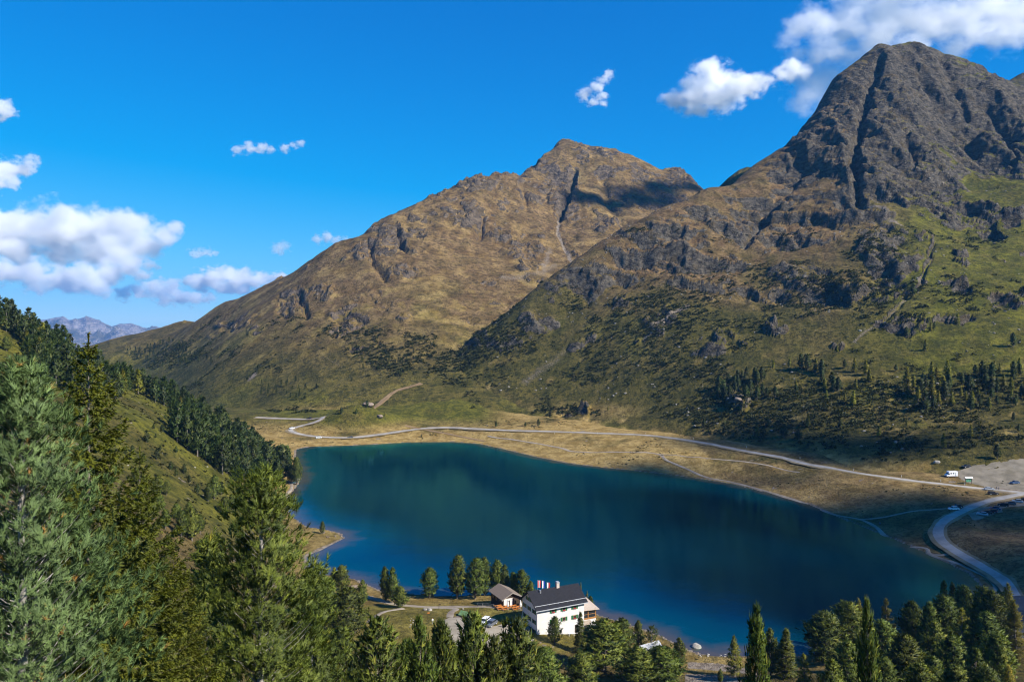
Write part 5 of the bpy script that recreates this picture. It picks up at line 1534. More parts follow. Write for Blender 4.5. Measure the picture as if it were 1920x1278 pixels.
# glazed porch at the right gable
pr = MB().slab([(7.5, -3.0, 5.05), (13.6, -3.0, 4.65), (13.6, 4.6, 5.7), (7.5, 4.6, 6.75)], 0.16).build('porch_roof', M_PORCH, inn)
pr['label'] = 'beige lean-to roof of the glazed porch'
MB().box(7.5, 12.8, -2.3, 4.2, -1.6, 2.25).build('porch_base', M_WHITE, inn)
MB().box(7.502, 12.9, -2.42, -2.301, 2.0, 2.42).build('porch_beam', M_WOOD, inn)
for x in (7.75, 10.2, 12.7): MB().box(x - 0.12, x + 0.12, -2.34, -2.10, 2.42, 4.85).build('porch_post', M_WOOD, inn)
MB().box(12.58, 12.82, 3.9, 4.14, 2.25, 5.4).build('porch_post', M_WOOD, inn)
MB().box(7.5, 12.8, -2.32, -2.12, 4.45, 4.62).build('porch_beam', M_WOOD, inn)
for x0, x1 in ((7.9, 10.05), (10.35, 12.55)): MB().box(x0, x1, -2.24, -2.2, 2.45, 4.42).build('pane', M_GLASS, inn)
MB().box(7.9, 12.5, -2.27, -2.25, 3.3, 3.42).build('porch_rail', M_WOOD, inn)
MB().box(12.72, 12.76, -2.05, 3.85, 2.45, 4.7).build('pane', M_GLASS, inn)
gd = MB().box(8.4, 11.0, -2.36, -2.28, 0.4, 1.75).build('garage_door', plain('beige_garage_door', (0.38, 0.31, 0.25)), inn)
MB().box(8.4, 11.0, -2.35, -2.29, -0.9, 0.38).build('garage_shade_panel', M_GLASS, inn)  # dark slab on the base wall, coloured as the shade inside an open garage

def wpos(e, x, y):
    c, s = math.cos(e.rotation_euler.z), math.sin(e.rotation_euler.z)
    return e.location.x + c * x - s * y, e.location.y + s * x + c * y

# white garden table and bench by the door
gx, gy = wpos(inn, 2.6, -5.6); gz = local_z(gx, gy)
t = empty('garden_table', (gx, gy, gz), HR); tag(t, 'white garden table against the inn wall left of the door', 'table')
MB().box(-0.9, 0.9, -0.4, 0.4, 0.70, 0.76).build('table_top', M_CANVAS, t)
for x in (-0.8, 0.8):
    for y in (-0.33, 0.33): MB().box(x - 0.04, x + 0.04, y - 0.04, y + 0.04, -0.2, 0.70).build('leg', M_CANVAS, t)

# flags behind the roof
def flag(px, ptop, bands, label, w=0.95, h=2.1):
    D = 233.0; x = (px - CX) / FPX * D; zt = HC - (ptop - HY) / FPX * D; zg = local_z(x, D)
    e = empty('flag', (x, D, zg), math.radians(18)); tag(e, label, 'flag', None)
    MB().cyl(0, 0, 0, zt - zg + 0.15, 0.05, 0.035).build('pole', M_STEEL, e)
    MB().cyl(0, 0, zt - zg + 0.15, zt - zg + 0.3, 0.07, 0.02).build('finial', M_STEEL, e)
    k = len(bands); cl = None
    for i, mm in enumerate(bands):
        seg = 4; v = []; f = []
        for a in range(seg + 1):
            u_ = 0.06 + (i + a / seg) * w / k
            off = 0.10 * math.sin(u_ * 5.0)
            for b in range(9):
                zz = zt - zg - b * h / 8
                v.append((u_, off + 0.06 * math.sin(b * 0.9 + u_ * 3), zz))
        for a in range(seg):
            for b in range(8): f.append((a * 9 + b, a * 9 + b + 1, (a + 1) * 9 + b + 1, (a + 1) * 9 + b))
        me = poly_mesh('cloth_band', v, f)
        o = put('cloth_band', me, mm, e)
        sm = o.modifiers.new('thick', 'SOLIDIFY'); sm.thickness = 0.02
flag(1008, 1088, [M_RED, M_CANVAS, M_RED], 'red and white striped banner flag, leftmost of three behind the roof')
flag(1016.5, 1089, [M_CANVAS, M_BLUE], 'white and blue banner flag in the middle behind the roof', 0.75)
flag(1025.5, 1092, [M_CANVAS, M_RED], 'white and red banner flag, rightmost of three behind the roof', 0.85, 1.8)

# hut with shingle roof
hut = empty('hut', (-2.0, 241.2, 3.9), math.radians(27)); tag(hut, 'wooden hut with brown shingle roof between the pines and the inn', 'building')
MB().prism([(-2.9, -1.5), (2.9, -1.5), (2.9, 2.75), (0, 4.1), (-2.9, 2.75)], -4.1, 4.1, 'y').build('wall', M_DKWOOD, hut)
hr = MB(); hr.slab([(-3.6, -4.9, 2.55), (0, -4.9, 4.32), (0, 4.7, 4.32), (-3.6, 4.7, 2.55)][::-1], 0.18)
hr.slab([(0.002, -4.9, 4.32), (3.6, -4.9, 2.55), (3.6, 4.7, 2.55), (0.002, 4.7, 4.32)][::-1], 0.18)
hro = hr.build('roof', M_SHINGLE, hut)
for s in (-1, 1): MB().slab([(0, -4.98, 4.36), (s * 3.66, -4.98, 2.56), (s * 3.66, -4.91, 2.56), (0, -4.91, 4.36)][::s], 0.3).build('barge_board', M_GREYWOOD, hro)
MB().box(-2.6, 0.4, -4.16, -4.102, -0.3, 2.5).build('wall_panel', M_WHITE, hut)
hd = MB().box(-1.6, -0.6, -4.2, -4.161, -0.3, 1.9).build('door', M_DKWOOD, hut); MB().box(-0.75, -0.68, -4.26, -4.201, 0.8, 0.9).build('handle', M_STEEL, hd)
for y in (-2.5, 0.5, 2.6):
    wdw = MB().box(-2.97, -2.901, y - 0.5, y + 0.5, 0.9, 1.8).build('window', M_FRAME, hut); MB().box(-2.99, -2.971, y - 0.42, y + 0.42, 0.98, 1.72).build('pane', M_GLASS, wdw)

# terrace tables with benches
def table_set(px, py, rot, label, grp):
    x, y = on_plane(px, py, 4.6); z = local_z(x, y)
    e = empty('beer_table', (x, y, z), math.radians(rot)); tag(e, label, 'table', grp)
    MB().box(-1.1, 1.1, -0.33, 0.33, 0.72, 0.77).build('table_top', M_ORANGE, e)
    for s in (-1, 1):
        MB().box(-1.1, 1.1, s * 0.75 - 0.14, s * 0.75 + 0.14, 0.44, 0.48).build('bench_seat', M_ORANGE, e)
        MB().box(s * 0.85 - 0.03, s * 0.85 + 0.03, -0.28, 0.28, -0.1, 0.72).build('leg', M_STEEL, e)
        for q in (-1, 1): MB().box(q * 0.85 - 0.03, q * 0.85 + 0.03, s * 0.75 - 0.1, s * 0.75 + 0.1, -0.1, 0.44).build('leg', M_STEEL, e)
for i, (px, py, lab) in enumerate([(934, 1135, 'orange table with benches at the left end of the terrace'), (940, 1138, 'orange table with benches second from the terrace left end'), (946, 1141, 'orange table with benches nearest the yard'),
                                   (938, 1141, 'orange table with benches at the terrace edge by the fence'), (950, 1136, 'orange table with benches before the hut door'),
                                   (962, 1133, 'orange table with benches left of the white closed parasol by the inn'), (969, 1135, 'orange table with benches nearest the inn gable'), (966, 1139, 'orange table with benches at the shadow edge by the inn')]):
    table_set(px, py, 20 + 7 * (i % 3), lab, 'orange terrace tables')
def parasol(px, py, label, h=3.0):
    x, y = on_plane(px, py, 4.5); z = local_z(x, y)
    e = empty('parasol', (x, y, z)); tag(e, label, 'parasol', 'closed white parasols')
    MB().cyl(0, 0, -0.1, h, 0.035).build('pole', M_STEEL, e); MB().cyl(0, 0, -0.05, 0.12, 0.35, 0.3, 12).build('base', M_DSTONE, e)
    MB().cyl(0, 0, 0.95, 1.6, 0.26, 0.34, 10).cyl(0, 0, 1.601, h - 0.05, 0.34, 0.07, 10).build('canopy', M_CANVAS, e)
parasol(952, 1140, 'closed white parasol in front of the hut'); parasol(976, 1138, 'closed white parasol beside the inn gable')

# fence along the terrace path
fn_ = pz([(895, 1131, 3.9), (905, 1133, 4.0), (915, 1134, 4.1), (925, 1136, 4.3), (933, 1140, 4.5)])
fe = empty('fence', (0, 0, 0)); tag(fe, 'low grey rail fence between meadow and terrace', 'fence')
fz = [local_z(*q) for q in fn_]
for (x, y), z in zip(fn_, fz): MB().box(x - 0.06, x + 0.06, y - 0.06, y + 0.06, z - 0.2, z + 1.05).build('post', M_GREYWOOD, fe)
for i in range(len(fn_) - 1):
    for h in (0.45, 0.9):
        (x0, y0), (x1, y1) = fn_[i], fn_[i + 1]; z0, z1 = fz[i] + h, fz[i + 1] + h
        MB().slab([(x0, y0 - 0.04, z0 + 0.1), (x1, y1 - 0.04, z1 + 0.1), (x1, y1 + 0.04, z1 + 0.1), (x0, y0 + 0.04, z0 + 0.1)], 0.12).build('rail', M_GREYWOOD, fe)

# small sheds
def gable_shed(name, px, py, z, rot, L, W, h, rise, mw, mr, label, over=0.3):
    x, y = on_plane(px, py, z); z = local_z(x, y)
    e = empty(name, (x, y, z), math.radians(rot)); tag(e, label, 'shed')
    MB().prism([(-W / 2, -0.5), (W / 2, -0.5), (W / 2, h), (0, h + rise), (-W / 2, h)], -L / 2, L / 2, 'x').build('wall', mw, e)
    k = rise / (W / 2); o = W / 2 + over
    for s in (-1, 1):
        q = [(-L / 2 - over, s * o, h - over * k + 0.06), (L / 2 + over, s * o, h - over * k + 0.06), (L / 2 + over, s * 0.001, h + rise + 0.07), (-L / 2 - over, s * 0.001, h + rise + 0.07)]
        MB().slab(q if s < 0 else q[::-1], 0.1).build('roof_plane', mr, e)
    MB().box(L / 2 + 0.002, L / 2 + 0.05, -0.45, 0.45, -0.1, h * 0.95).build('door', M_DKWOOD, e)
    return e
gable_shed('cellar_shed', 872, 1152, 4.6, -32, 2.6, 2.8, 0.5, 0.8, M_DSTONE, M_MOSS, 'low shed with green felt roof in the meadow by the yard', 0.15)
gable_shed('shed', 1216, 1228, 2.0, 32, 6.5, 5.0, 1.6, 2.2, M_DKWOOD, M_GREYROOF, 'shed with plain grey roof among the trees on the near shore', 0.4)
gable_shed('shelter', 662, 1101, 2.2, 15, 2.2, 1.6, 1.7, 0.5, M_DKWOOD, M_SHINGLE, 'small brown wooden shelter by the shore track', 0.35)

# ------------------------------------------------------------------ vehicles
def paint(name, col):
    m, nt, bs = new_mat(name); bs.inputs['Base Color'].default_value = (*col, 1); bs.inputs['Roughness'].default_value = 0.28
    bs.inputs['Specular IOR Level'].default_value = 0.5; bs.inputs['Coat Weight'].default_value = 0.5
    return m
PAINT = {k: paint('car_paint_' + k, v) for k, v in dict(white=(0.78, 0.78, 0.78), silver=(0.42, 0.45, 0.48), black=(0.012, 0.012, 0.015), blue=(0.025, 0.06, 0.14), maroon=(0.09, 0.012, 0.02), grey=(0.10, 0.11, 0.125)).items()}
M_LAMP = plain('headlamp', (0.75, 0.75, 0.72), 0.15, 0.6); M_TAIL = plain('tail_lamp', (0.35, 0.01, 0.01), 0.2, 0.5)
def car_parts(e, col, L=4.4, W=1.78, tall=1.5, estate=False):
    hL = L / 2; w = W / 2; cp = PAINT[col]
    prof = [(-hL, 0.32), (-hL + 0.05, 0.78), (-hL + 0.25, 0.92), (-hL + 1.15, 1.0), (hL - 0.35 if estate else hL - 0.75, 1.0), (hL - 0.06, 0.92), (hL, 0.42), (hL - 0.12, 0.26), (-hL + 0.12, 0.26)]
    b = MB().prism([(p, z) for p, z in prof], -w, w, 'y').build('body', cp, e, 0.06)
    rear = hL - 0.18 if estate else hL - 0.62
    cab = [(-hL + 1.05, 0.995), (-hL + 1.75, tall - 0.06), (rear - 0.25, tall - 0.06), (rear, 0.995)]
    MB().prism(cab, -w + 0.12, w - 0.12, 'y').build('window_band', M_GLASS, e, 0.05)
    MB().prism([(-hL + 1.70, tall - 0.07), (-hL + 1.82, tall), (rear - 0.30, tall), (rear - 0.18, tall - 0.07)], -w + 0.13, w - 0.13, 'y').build('roof', cp, e, 0.03)
    for x in (-hL + 0.82, hL - 0.82):
        for s in (-1, 1):
            t = MB().hcyl(x, s * (w - 0.19), s * (w + 0.01), 0.31, 0.31).build('wheel', M_RUBBER, e)
            MB().hcyl(x, s * (w - 0.02), s * (w + 0.02), 0.31, 0.19).build('rim', M_GUARD, t)
    for s in (-1, 1):
        MB().box(-hL - 0.01, -hL + 0.14, s * (w - 0.3) - 0.16, s * (w - 0.3) + 0.16, 0.62, 0.76).build('headlight', M_LAMP, e)
        MB().box(hL - 0.14, hL + 0.005, s * (w - 0.25) - 0.13, s * (w - 0.25) + 0.13, 0.66, 0.84).build('tail_light', M_TAIL, e)
def place(name, px, py, z0, rot):
    x, y = on_plane(px, py, z0); z = local_z(x, y)
    return empty(name, (x, y, z + 0.12), math.radians(rot))
CARS = [(1788, 957.5, 6.8, 5, 'white', True, 'white estate car parked alone beside the lower road'), (1795, 953, 7.0, 8, 'black', False, 'dark car right behind the white estate car'),
        (1842, 963, 7.2, -38, 'silver', False, 'silver car at the near end of the roadside row'), (1850, 960, 7.4, -38, 'black', False, 'black car second in the roadside row'), (1859, 957.5, 7.6, -38, 'maroon', True, 'maroon estate car third in the roadside row'),
        (1866, 953, 7.8, -38, 'blue', False, 'dark blue car fourth in the roadside row'), (1881, 947, 8.0, -36, 'black', True, 'black estate car after the gap in the roadside row'), (1895, 944.5, 8.1, -36, 'grey', True, 'dark grey car before the silver blue one in the roadside row'),
        (1908, 940.5, 8.2, -30, 'silver', False, 'silver blue car near the picture edge in the roadside row'), (1919, 938, 8.3, -30, 'black', False, 'dark car cut by the picture edge in the roadside row'),
        (1855, 916.5, 8.6, 170, 'silver', False, 'silver car driving at the road junction'), (1862, 926.5, 8.2, 175, 'black', True, 'black car parked below the road junction'), (1903, 907.5, 9.0, 10, 'blue', False, 'dark blue car alone at the right side of the car park'),
        (1812, 883, 11.0, 15, 'black', True, 'black car at the back of the car park near the camper van'),
        (598, 819.5, 3.1, 15, 'white', False, 'white car on the far road bend by the inlet'), (547, 803.5, 6.2, 60, 'white', False, 'white car at the left hairpin of the far road'), (657, 819.5, 2.8, 0, 'grey', False, 'grey car on the far road below the mound'), (580, 787.5, 9.6, -10, 'black', False, 'dark car on the upper far road'),
        (909, 1165.5, 5.2, 65, 'white', True, 'white car on the gravel yard, further from the inn'), (921, 1169.5, 5.2, 60, 'grey', False, 'dark car with bright reflections next to the white car on the yard')]
for (px, py, z0, rot, col, est, lab) in CARS:
    e = place('car', px, py, z0, rot); tag(e, lab, 'car', 'parked and passing cars'); car_parts(e, col, estate=est)
# camper van
e = place('camper_van', 1783, 889.5, 10.5, 4); tag(e, 'white camper van at the left end of the car park', 'van')
MB().prism([(-2.9, 0.45), (-2.85, 1.05), (-2.35, 1.25), (-1.75, 2.05), (-1.9, 2.5), (-1.5, 2.85), (3.0, 2.95), (3.0, 0.45)], -1.1, 1.1, 'y').build('body', PAINT['white'], e, 0.08)
MB().prism([(-2.30, 1.30), (-1.82, 1.98), (-1.35, 1.98), (-1.35, 1.30)], -1.115, 1.115, 'y').build('cab_window', M_GLASS, e)
for x in (-0.6, 0.7): MB().box(x - 0.35, x + 0.35, -1.13, -1.101, 1.6, 2.2).build('window', M_GLASS, e)
MB().box(1.5, 2.1, -1.125, -1.101, 0.6, 2.3).build('door', PAINT['silver'], e)
for x in (-2.0, 1.9):
    for s in (-1, 1):
        t = MB().hcyl(x, s * 0.9, s * 1.12, 0.36, 0.36).build('wheel', M_RUBBER, e); MB().hcyl(x, s * 1.08, s * 1.13, 0.36, 0.2).build('rim', M_GUARD, t)
for s in (-1, 1): MB().box(-2.93, -2.84, s * 0.75 - 0.15, s * 0.75 + 0.15, 0.75, 0.95).build('headlight', M_LAMP, e)

# green information board with white roof
e = place('information_board', 1816, 904, 9.2, 8); tag(e, 'green information board with white roof at the car park entrance', 'sign')
MB().box(-1.7, 1.7, -0.06, 0.06, 0.9, 2.6).build('board', M_SIGN, e)
for x in (-1.6, 1.6): MB().box(x - 0.09, x + 0.09, -0.16, -0.061, -0.2, 3.0).build('post', M_DKWOOD, e)
MB().slab([(-2.0, -0.7, 2.8), (2.0, -0.7, 2.8), (2.0, 0, 3.5), (-2.0, 0, 3.5)], 0.1).slab([(-2.0, 0.002, 3.5), (2.0, 0.002, 3.5), (2.0, 0.7, 2.8), (-2.0, 0.7, 2.8)], 0.1).build('roof', M_CANVAS, e)
for x in (-1.0, 0.0, 1.0): MB().box(x - 0.38, x + 0.38, -0.08, -0.062, 1.2, 2.3).build('map_panel', plain('map_print', (0.10, 0.26, 0.16), 0.6, 0.25, 0, 0.4, 4), e)

# white road posts
for i, (px, py, z) in enumerate([(1211, 811, 10), (1300, 823, 10), (1400, 841, 10), (1500, 861, 10), (1600, 880, 9.3), (1690, 894, 9), (1764, 903, 8.8), (1809, 908, 8.6), (1846, 917, 8.4), (1040, 806, 9.6), (1120, 808, 10), (960, 804, 9.3)]):
    e = place('road_post', px, py, z, 0); tag(e, 'small white marker post at the edge of the far road', 'post', 'marker posts along the far road')
    MB().box(-0.07, 0.07, -0.07, 0.07, -0.3, 1.05).build('post', M_CANVAS, e); MB().box(-0.075, 0.075, -0.075, 0.075, 0.75, 0.9).build('reflector_band', M_RUBBER, e)
# signpost in the meadow
for px, py, lab in [(823, 1138, 'dark signpost in the meadow right of the white boulders'), (801, 1170, 'yellow topped post standing in the meadow')]:
    e = place('signpost', px, py, 4.4, 10); tag(e, lab, 'signpost')
    MB().cyl(0, 0, -0.3, 2.2, 0.05).build('post', M_DKWOOD, e); MB().box(-0.1, 0.7, -0.03, 0.03, 1.75, 2.0).build('sign_board', M_ORANGE if 'yellow' in lab else M_DKWOOD, e)

# ------------------------------------------------------------------ people
def person_mesh(seed, stride=0.25):
    bm_v = [(0, 0, 0.95), (0, 0, 1.2), (0, 0, 1.42), (0, 0, 1.52), (0, -0.01, 1.66), (0, -0.01, 1.76),
            (-0.10, 0, 0.90), (-0.11, -stride * 0.5, 0.50), (-0.11, -stride * 0.6, 0.08), (-0.11, -stride * 0.6 - 0.16, 0.03),
            (0.10, 0, 0.90), (0.11, stride * 0.3, 0.50), (0.11, stride * 0.9, 0.10), (0.11, stride * 0.9 - 0.16, 0.04),
            (-0.19, 0, 1.40), (-0.25, 0.06, 1.13), (-0.24, -0.06, 0.88), (-0.23, -0.10, 0.78), (0.19, 0, 1.40), (0.25, -0.05, 1.13), (0.24, -0.16, 0.90), (0.23, -0.22, 0.80)]
    ed = [(0, 1), (1, 2), (2, 3), (3, 4), (4, 5), (0, 6), (6, 7), (7, 8), (8, 9), (0, 10), (10, 11), (11, 12), (12, 13), (2, 14), (14, 15), (15, 16), (16, 17), (2, 18), (18, 19), (19, 20), (20, 21)]
    rad = [0.16, 0.15, 0.16, 0.06, 0.11, 0.09, 0.10, 0.075, 0.05, 0.045, 0.10, 0.075, 0.05, 0.045, 0.07, 0.05, 0.04, 0.04, 0.07, 0.05, 0.04, 0.04]
    me = bpy.data.meshes.new('figure'); me.from_pydata(bm_v, ed, []); o = bpy.data.objects.new('figure', me); COL.objects.link(o)
    sk = o.modifiers.new('skin', 'SKIN'); ss = o.modifiers.new('sub', 'SUBSURF'); ss.levels = 1
    for i, r in enumerate(rad): me.skin_vertices[0].data[i].radius = (r, r * 0.8)
    me.skin_vertices[0].data[0].use_root = True
    dg = bpy.context.evaluated_depsgraph_get()
    out = bpy.data.meshes.new_from_object(o.evaluated_get(dg)); bpy.data.objects.remove(o)
    return out
def cloth_mat(name, top, leg):
    m, nt, bs = new_mat(name); n = N(nt)
    sp = nt.nodes.new('ShaderNodeSeparateXYZ'); link(nt, n.obj(), sp.inputs[0]); z = sp.outputs[2]
    c = n.mix(n.mapr(z, 0.93, 0.95), leg, top); c = n.mix(n.mapr(z, 1.48, 1.5), c, (0.45, 0.27, 0.19)); c = n.mix(n.mapr(z, 1.70, 1.73), c, (0.05, 0.03, 0.02))
    c = n.mix(n.mapr(z, 0.06, 0.09, 1, 0), c, (0.02, 0.02, 0.02))
    link(nt, c, bs.inputs['Base Color']); return m
FIG = person_mesh(1); FIG2 = person_mesh(2, 0.12)
for px, py, z, rot, top, leg, lab, fig in [(1868, 916, 8.6, 40, (0.03, 0.03, 0.04), (0.03, 0.04, 0.08), 'person in black walking beside another at the road junction', FIG), (1872.5, 917, 8.6, 30, (0.15, 0.15, 0.16), (0.05, 0.05, 0.06), 'person in grey walking at the road junction', FIG2),
                                           (1650, 983, 1.3, 120, (0.05, 0.10, 0.28), (0.04, 0.04, 0.05), 'person in a blue jacket on the shore path', FIG), (1634, 968, 2.0, 80, (0.04, 0.04, 0.05), (0.05, 0.05, 0.06), 'person in dark clothes above the shore path', FIG2),
                                           (811, 1174, 5.4, 200, (0.7, 0.7, 0.7), (0.25, 0.27, 0.3), 'person in white standing at the gravel yard edge', FIG2)]:
    x, y = on_plane(px, py, z); zz = local_z(x, y)
    o = put('person', fig.copy(), cloth_mat('clothes', top, leg), None, (x, y, zz + 0.1), math.radians(rot)); tag(o, lab, 'person')
bpy.data.meshes.remove(FIG); bpy.data.meshes.remove(FIG2)

# ------------------------------------------------------------------ boulders
def rock_mesh(seed, sub=3):
    import bmesh
    rng = np.random.default_rng(seed); bm = bmesh.new(); bmesh.ops.create_icosphere(bm, subdivisions=sub, radius=1.0)
    pl = [(unit(rng.normal(size=3)), rng.uniform(0.55, 0.9)) for _ in range(11)]
    for v in bm.verts:
        p = np.array(v.co)
        for nrm, d in pl:
            k = float(p @ nrm) - d
            if k > 0: p = p - nrm * k * 0.92
        p *= 1 + 0.05 * float(fbm(np.array([p[0] * 3 + seed]), np.array([p[1] * 3 + p[2] * 2]), 1.0, 2, seed=seed)[0])
        v.co = p
    me = bpy.data.meshes.new('boulder'); bm.to_mesh(me); bm.free()
    return me
ROCKS = [rock_mesh(700 + i) for i in range(5)]
ROCKS_D = [m_.copy() for m_ in ROCKS]
for m_ in ROCKS: m_.materials.append(M_STONE)
for m_ in ROCKS_D: m_.materials.append(M_DSTONE)
def boulder(px, py, z0, w, label, grp=None, dark=False, flat=0.62):
    x, y = on_plane(px, py, z0)
    if z0 >= 10: x, y = [float(q[0]) for q in hit(px, py, 330, 900)][:2]
    z = max(local_z(x, y), -0.3)
    r = w * y / FPX / 2
    i = random.randrange(5)
    o = put('boulder', (ROCKS_D if dark else ROCKS)[i], None, None, (x, y, z + 0.25 * r), random.uniform(0, 6.28), (r, r * random.uniform(0.8, 1.1), r * flat))
    return tag(o, label, 'boulder', grp)
boulder(1306, 1212, 0, 19, 'large pale boulder standing in the lake off the near shore', flat=0.7)
boulder(1308, 1224, 0, 7, 'small dark stone between the lake boulder and the shore', dark=True)
boulder(798, 1139, 4.0, 11, 'white boulder on the meadow, left of two together'); boulder(806, 1140, 4.0, 10, 'white boulder on the meadow, right of two together')
boulder(1757, 868, 13, 13, 'pale boulder above the camper van on the slope foot')
boulder(868, 1138, 3.8, 5, 'small pale stone near the fence start')
boulder(1158, 1162, 0.6, 8, 'pale stone on the shore beyond the glazed porch'); boulder(1187, 1188, 0.6, 9, 'pale stone on the shore left of the grey shed roof')
boulder(556, 893, 2, 14, 'pale rock under the dark pines on the left shore'); boulder(550, 900, 2, 10, 'lower pale rock under the dark pines on the left shore')
boulder(690, 788, 12, 22, 'grey rock outcrop on top of the mound by the far road', dark=True, flat=0.5); boulder(712, 796, 11, 12, 'small rock on the right flank of the mound by the far road', dark=True)
boulder(1383, 764, 28, 16, 'grey rock under the dark tree clump above the far road', dark=True, flat=0.6)
rs = random.Random(5)
for i in range(16): boulder(rs.uniform(606, 642), rs.uniform(993, 1009), 0.3, rs.uniform(2.5, 5), 'brown stone on the tip of the grassy spit', 'stones on the spit', True)
for i in range(9): boulder(rs.uniform(1312, 1362), rs.uniform(1222, 1231), 0.3, rs.uniform(3, 7), 'pale shore stone by the gravel lay-by', 'stones by the lay-by')
for i in range(11): boulder(rs.uniform(768, 786), rs.uniform(1160, 1184), 5.5, rs.uniform(2, 4.5), 'small pale stone in the pile on the meadow', 'stone pile on the meadow')
for i in range(10): boulder(rs.uniform(690, 850), rs.uniform(1110, 1118), 0.5, rs.uniform(2, 4.5), 'pale stone on the waterline below the shore track', 'stones on the near waterline')
for i in range(14):
    px, py = rs.uniform(180, 420), rs.uniform(760, 930)
    x, y, z = [float(q[0]) for q in hit(px, py, 150, 520)]
    r = rs.uniform(0.2, 0.5); o = put('boulder', ROCKS[i % 5], None, None, (x, y, z + 0.1), rs.uniform(0, 6), (r, r, r * 0.6)); tag(o, 'pale stone lying in the grass of the left hill', 'boulder', 'stones on the left hill')
# loose rocks below the cliffs, too many to count
rng = np.random.default_rng(77); Vs, Fs, o_ = [], [], 0
rv = np.array([v.co for v in rock_mesh(801, 1).vertices]); rf_ = np.array([tuple(p.vertices) for p in rock_mesh(801, 1).polygons])
Dq = np.sqrt(rng.uniform(440 ** 2, 950 ** 2, 9000)); Uq = rng.uniform(900, 1960, 9000); Xq = (Uq - CX) / FPX * Dq; h0 = AF(Xq, Dq)
kp = np.where((h0 > 14) & (h0 < 260) & (fbm(Xq, Dq, 40, 3, seed=501) + rng.uniform(-0.3, 0.3, 9000) > 0.22))[0][:700]
zz = z_right(Xq[kp], Dq[kp])
for x, y, z in zip(Xq[kp], Dq[kp], zz):
    r = rng.uniform(0.4, 1.5) ** 1.3; a = rng.uniform(0, 6.28); c, s = math.cos(a), math.sin(a)
    W = np.stack([(rv[:, 0] * c - rv[:, 1] * s) * r, (rv[:, 0] * s + rv[:, 1] * c) * r * 0.8, rv[:, 2] * r * 0.7], 1) + (x, y, z)
    Vs.append(W); Fs.append(rf_ + o_); o_ += len(W)
me = np_mesh('scree_rocks', np.concatenate(Vs), np.concatenate(Fs), False); me.materials.append(plain('scree_stone', (0.20, 0.18, 0.155), 0.9, 0.2, 0, 0.4, 0.2))
stuff(put('scree_rocks', me), 'loose pale rocks strewn over the right slope', 'rocks')
# ------------------------------------------------------------------ clouds
def cloud_mat(name, dens, puffs, thick, flat, r, soft):
    """vapour thins out from the puffs' cores to their torn, feathered rims"""
    m = bpy.data.materials.new(name); m.use_nodes = True; nt = m.node_tree; nt.nodes.clear(); n = N(nt)
    out = nt.nodes.new('ShaderNodeOutputMaterial'); v = nt.nodes.new('ShaderNodeVolumeScatter')
    v.inputs['Color'].default_value = (0.995, 0.995, 0.995, 1); v.inputs['Anisotropy'].default_value = 0.2
    p = n.pos(); q = n.scale(p, (1.0, 1.0 / thick, 1.0 / flat)); fld = None
    for (x, y, z, rr) in puffs:
        d = nt.nodes.new('ShaderNodeVectorMath'); d.operation = 'DISTANCE'; link(nt, q, d.inputs[0]); d.inputs[1].default_value = (x, y / thick, z / flat)
        f = n.math('SUBTRACT', 1.0, n.mul(d.outputs['Value'], 1.0 / (rr * 1.3)))
        fld = f if fld is None else n.math('MAXIMUM', fld, f)
    nz = n.noise(n.scale(p, (0.8, 1.0, 1.15)), 1.0 / (r * 1.05), 6, 0.66)
    t = n.add(fld, n.mapr(nz, 0.25, 0.75, -0.85, 0.85, False))
    link(nt, n.mul(n.mapr(t, 0.20, 0.20 + soft), dens), v.inputs['Density'])
    nt.links.new(v.outputs[0], out.inputs['Volume'])
    return m

def cloud(name, blobs, D, label, seed, dens_mfp=0.35, thick=0.9, soft=0.65, world_pts=None, flat=0.8):
    """blobs: (px, py, r px) puffs at distance D; joined into one closed body of cloud"""
    import bmesh
    rng = np.random.default_rng(seed); bm = bmesh.new(); puffs = []
    for b in blobs:
        if world_pts: x, y, z, r = b
        else:
            Dd = D * (1 + rng.uniform(-0.015, 0.015)); x, y, z = ray(b[0], b[1], Dd); r = b[2] * Dd / FPX * 1.3
        puffs.append((x, y, z, r))
        mt = Matrix.Translation((x, y, z)) @ Matrix.Diagonal((1.0, thick, flat, 1.0))
        bmesh.ops.create_icosphere(bm, subdivisions=3, radius=r * 1.55, matrix=mt)
    me = bpy.data.meshes.new(name); bm.to_mesh(me); bm.free()
    o = bpy.data.objects.new(name, me); COL.objects.link(o)
    rm_ = float(np.mean([q[3] for q in puffs]))
    rmod = o.modifiers.new('remesh', 'REMESH'); rmod.mode = 'VOXEL'; rmod.voxel_size = rm_ * 0.25
    dg = bpy.context.evaluated_depsgraph_get()
    out = bpy.data.meshes.new_from_object(o.evaluated_get(dg)); bpy.data.objects.remove(o); bpy.data.meshes.remove(me)
    out.materials.clear(); out.materials.append(cloud_mat('cloud_vapour', 1.0 / (rm_ * dens_mfp), puffs, thick, flat, rm_, soft))
    out.name = name
    ob = put(name, out)
    tag(ob, label, 'cloud')
    return ob

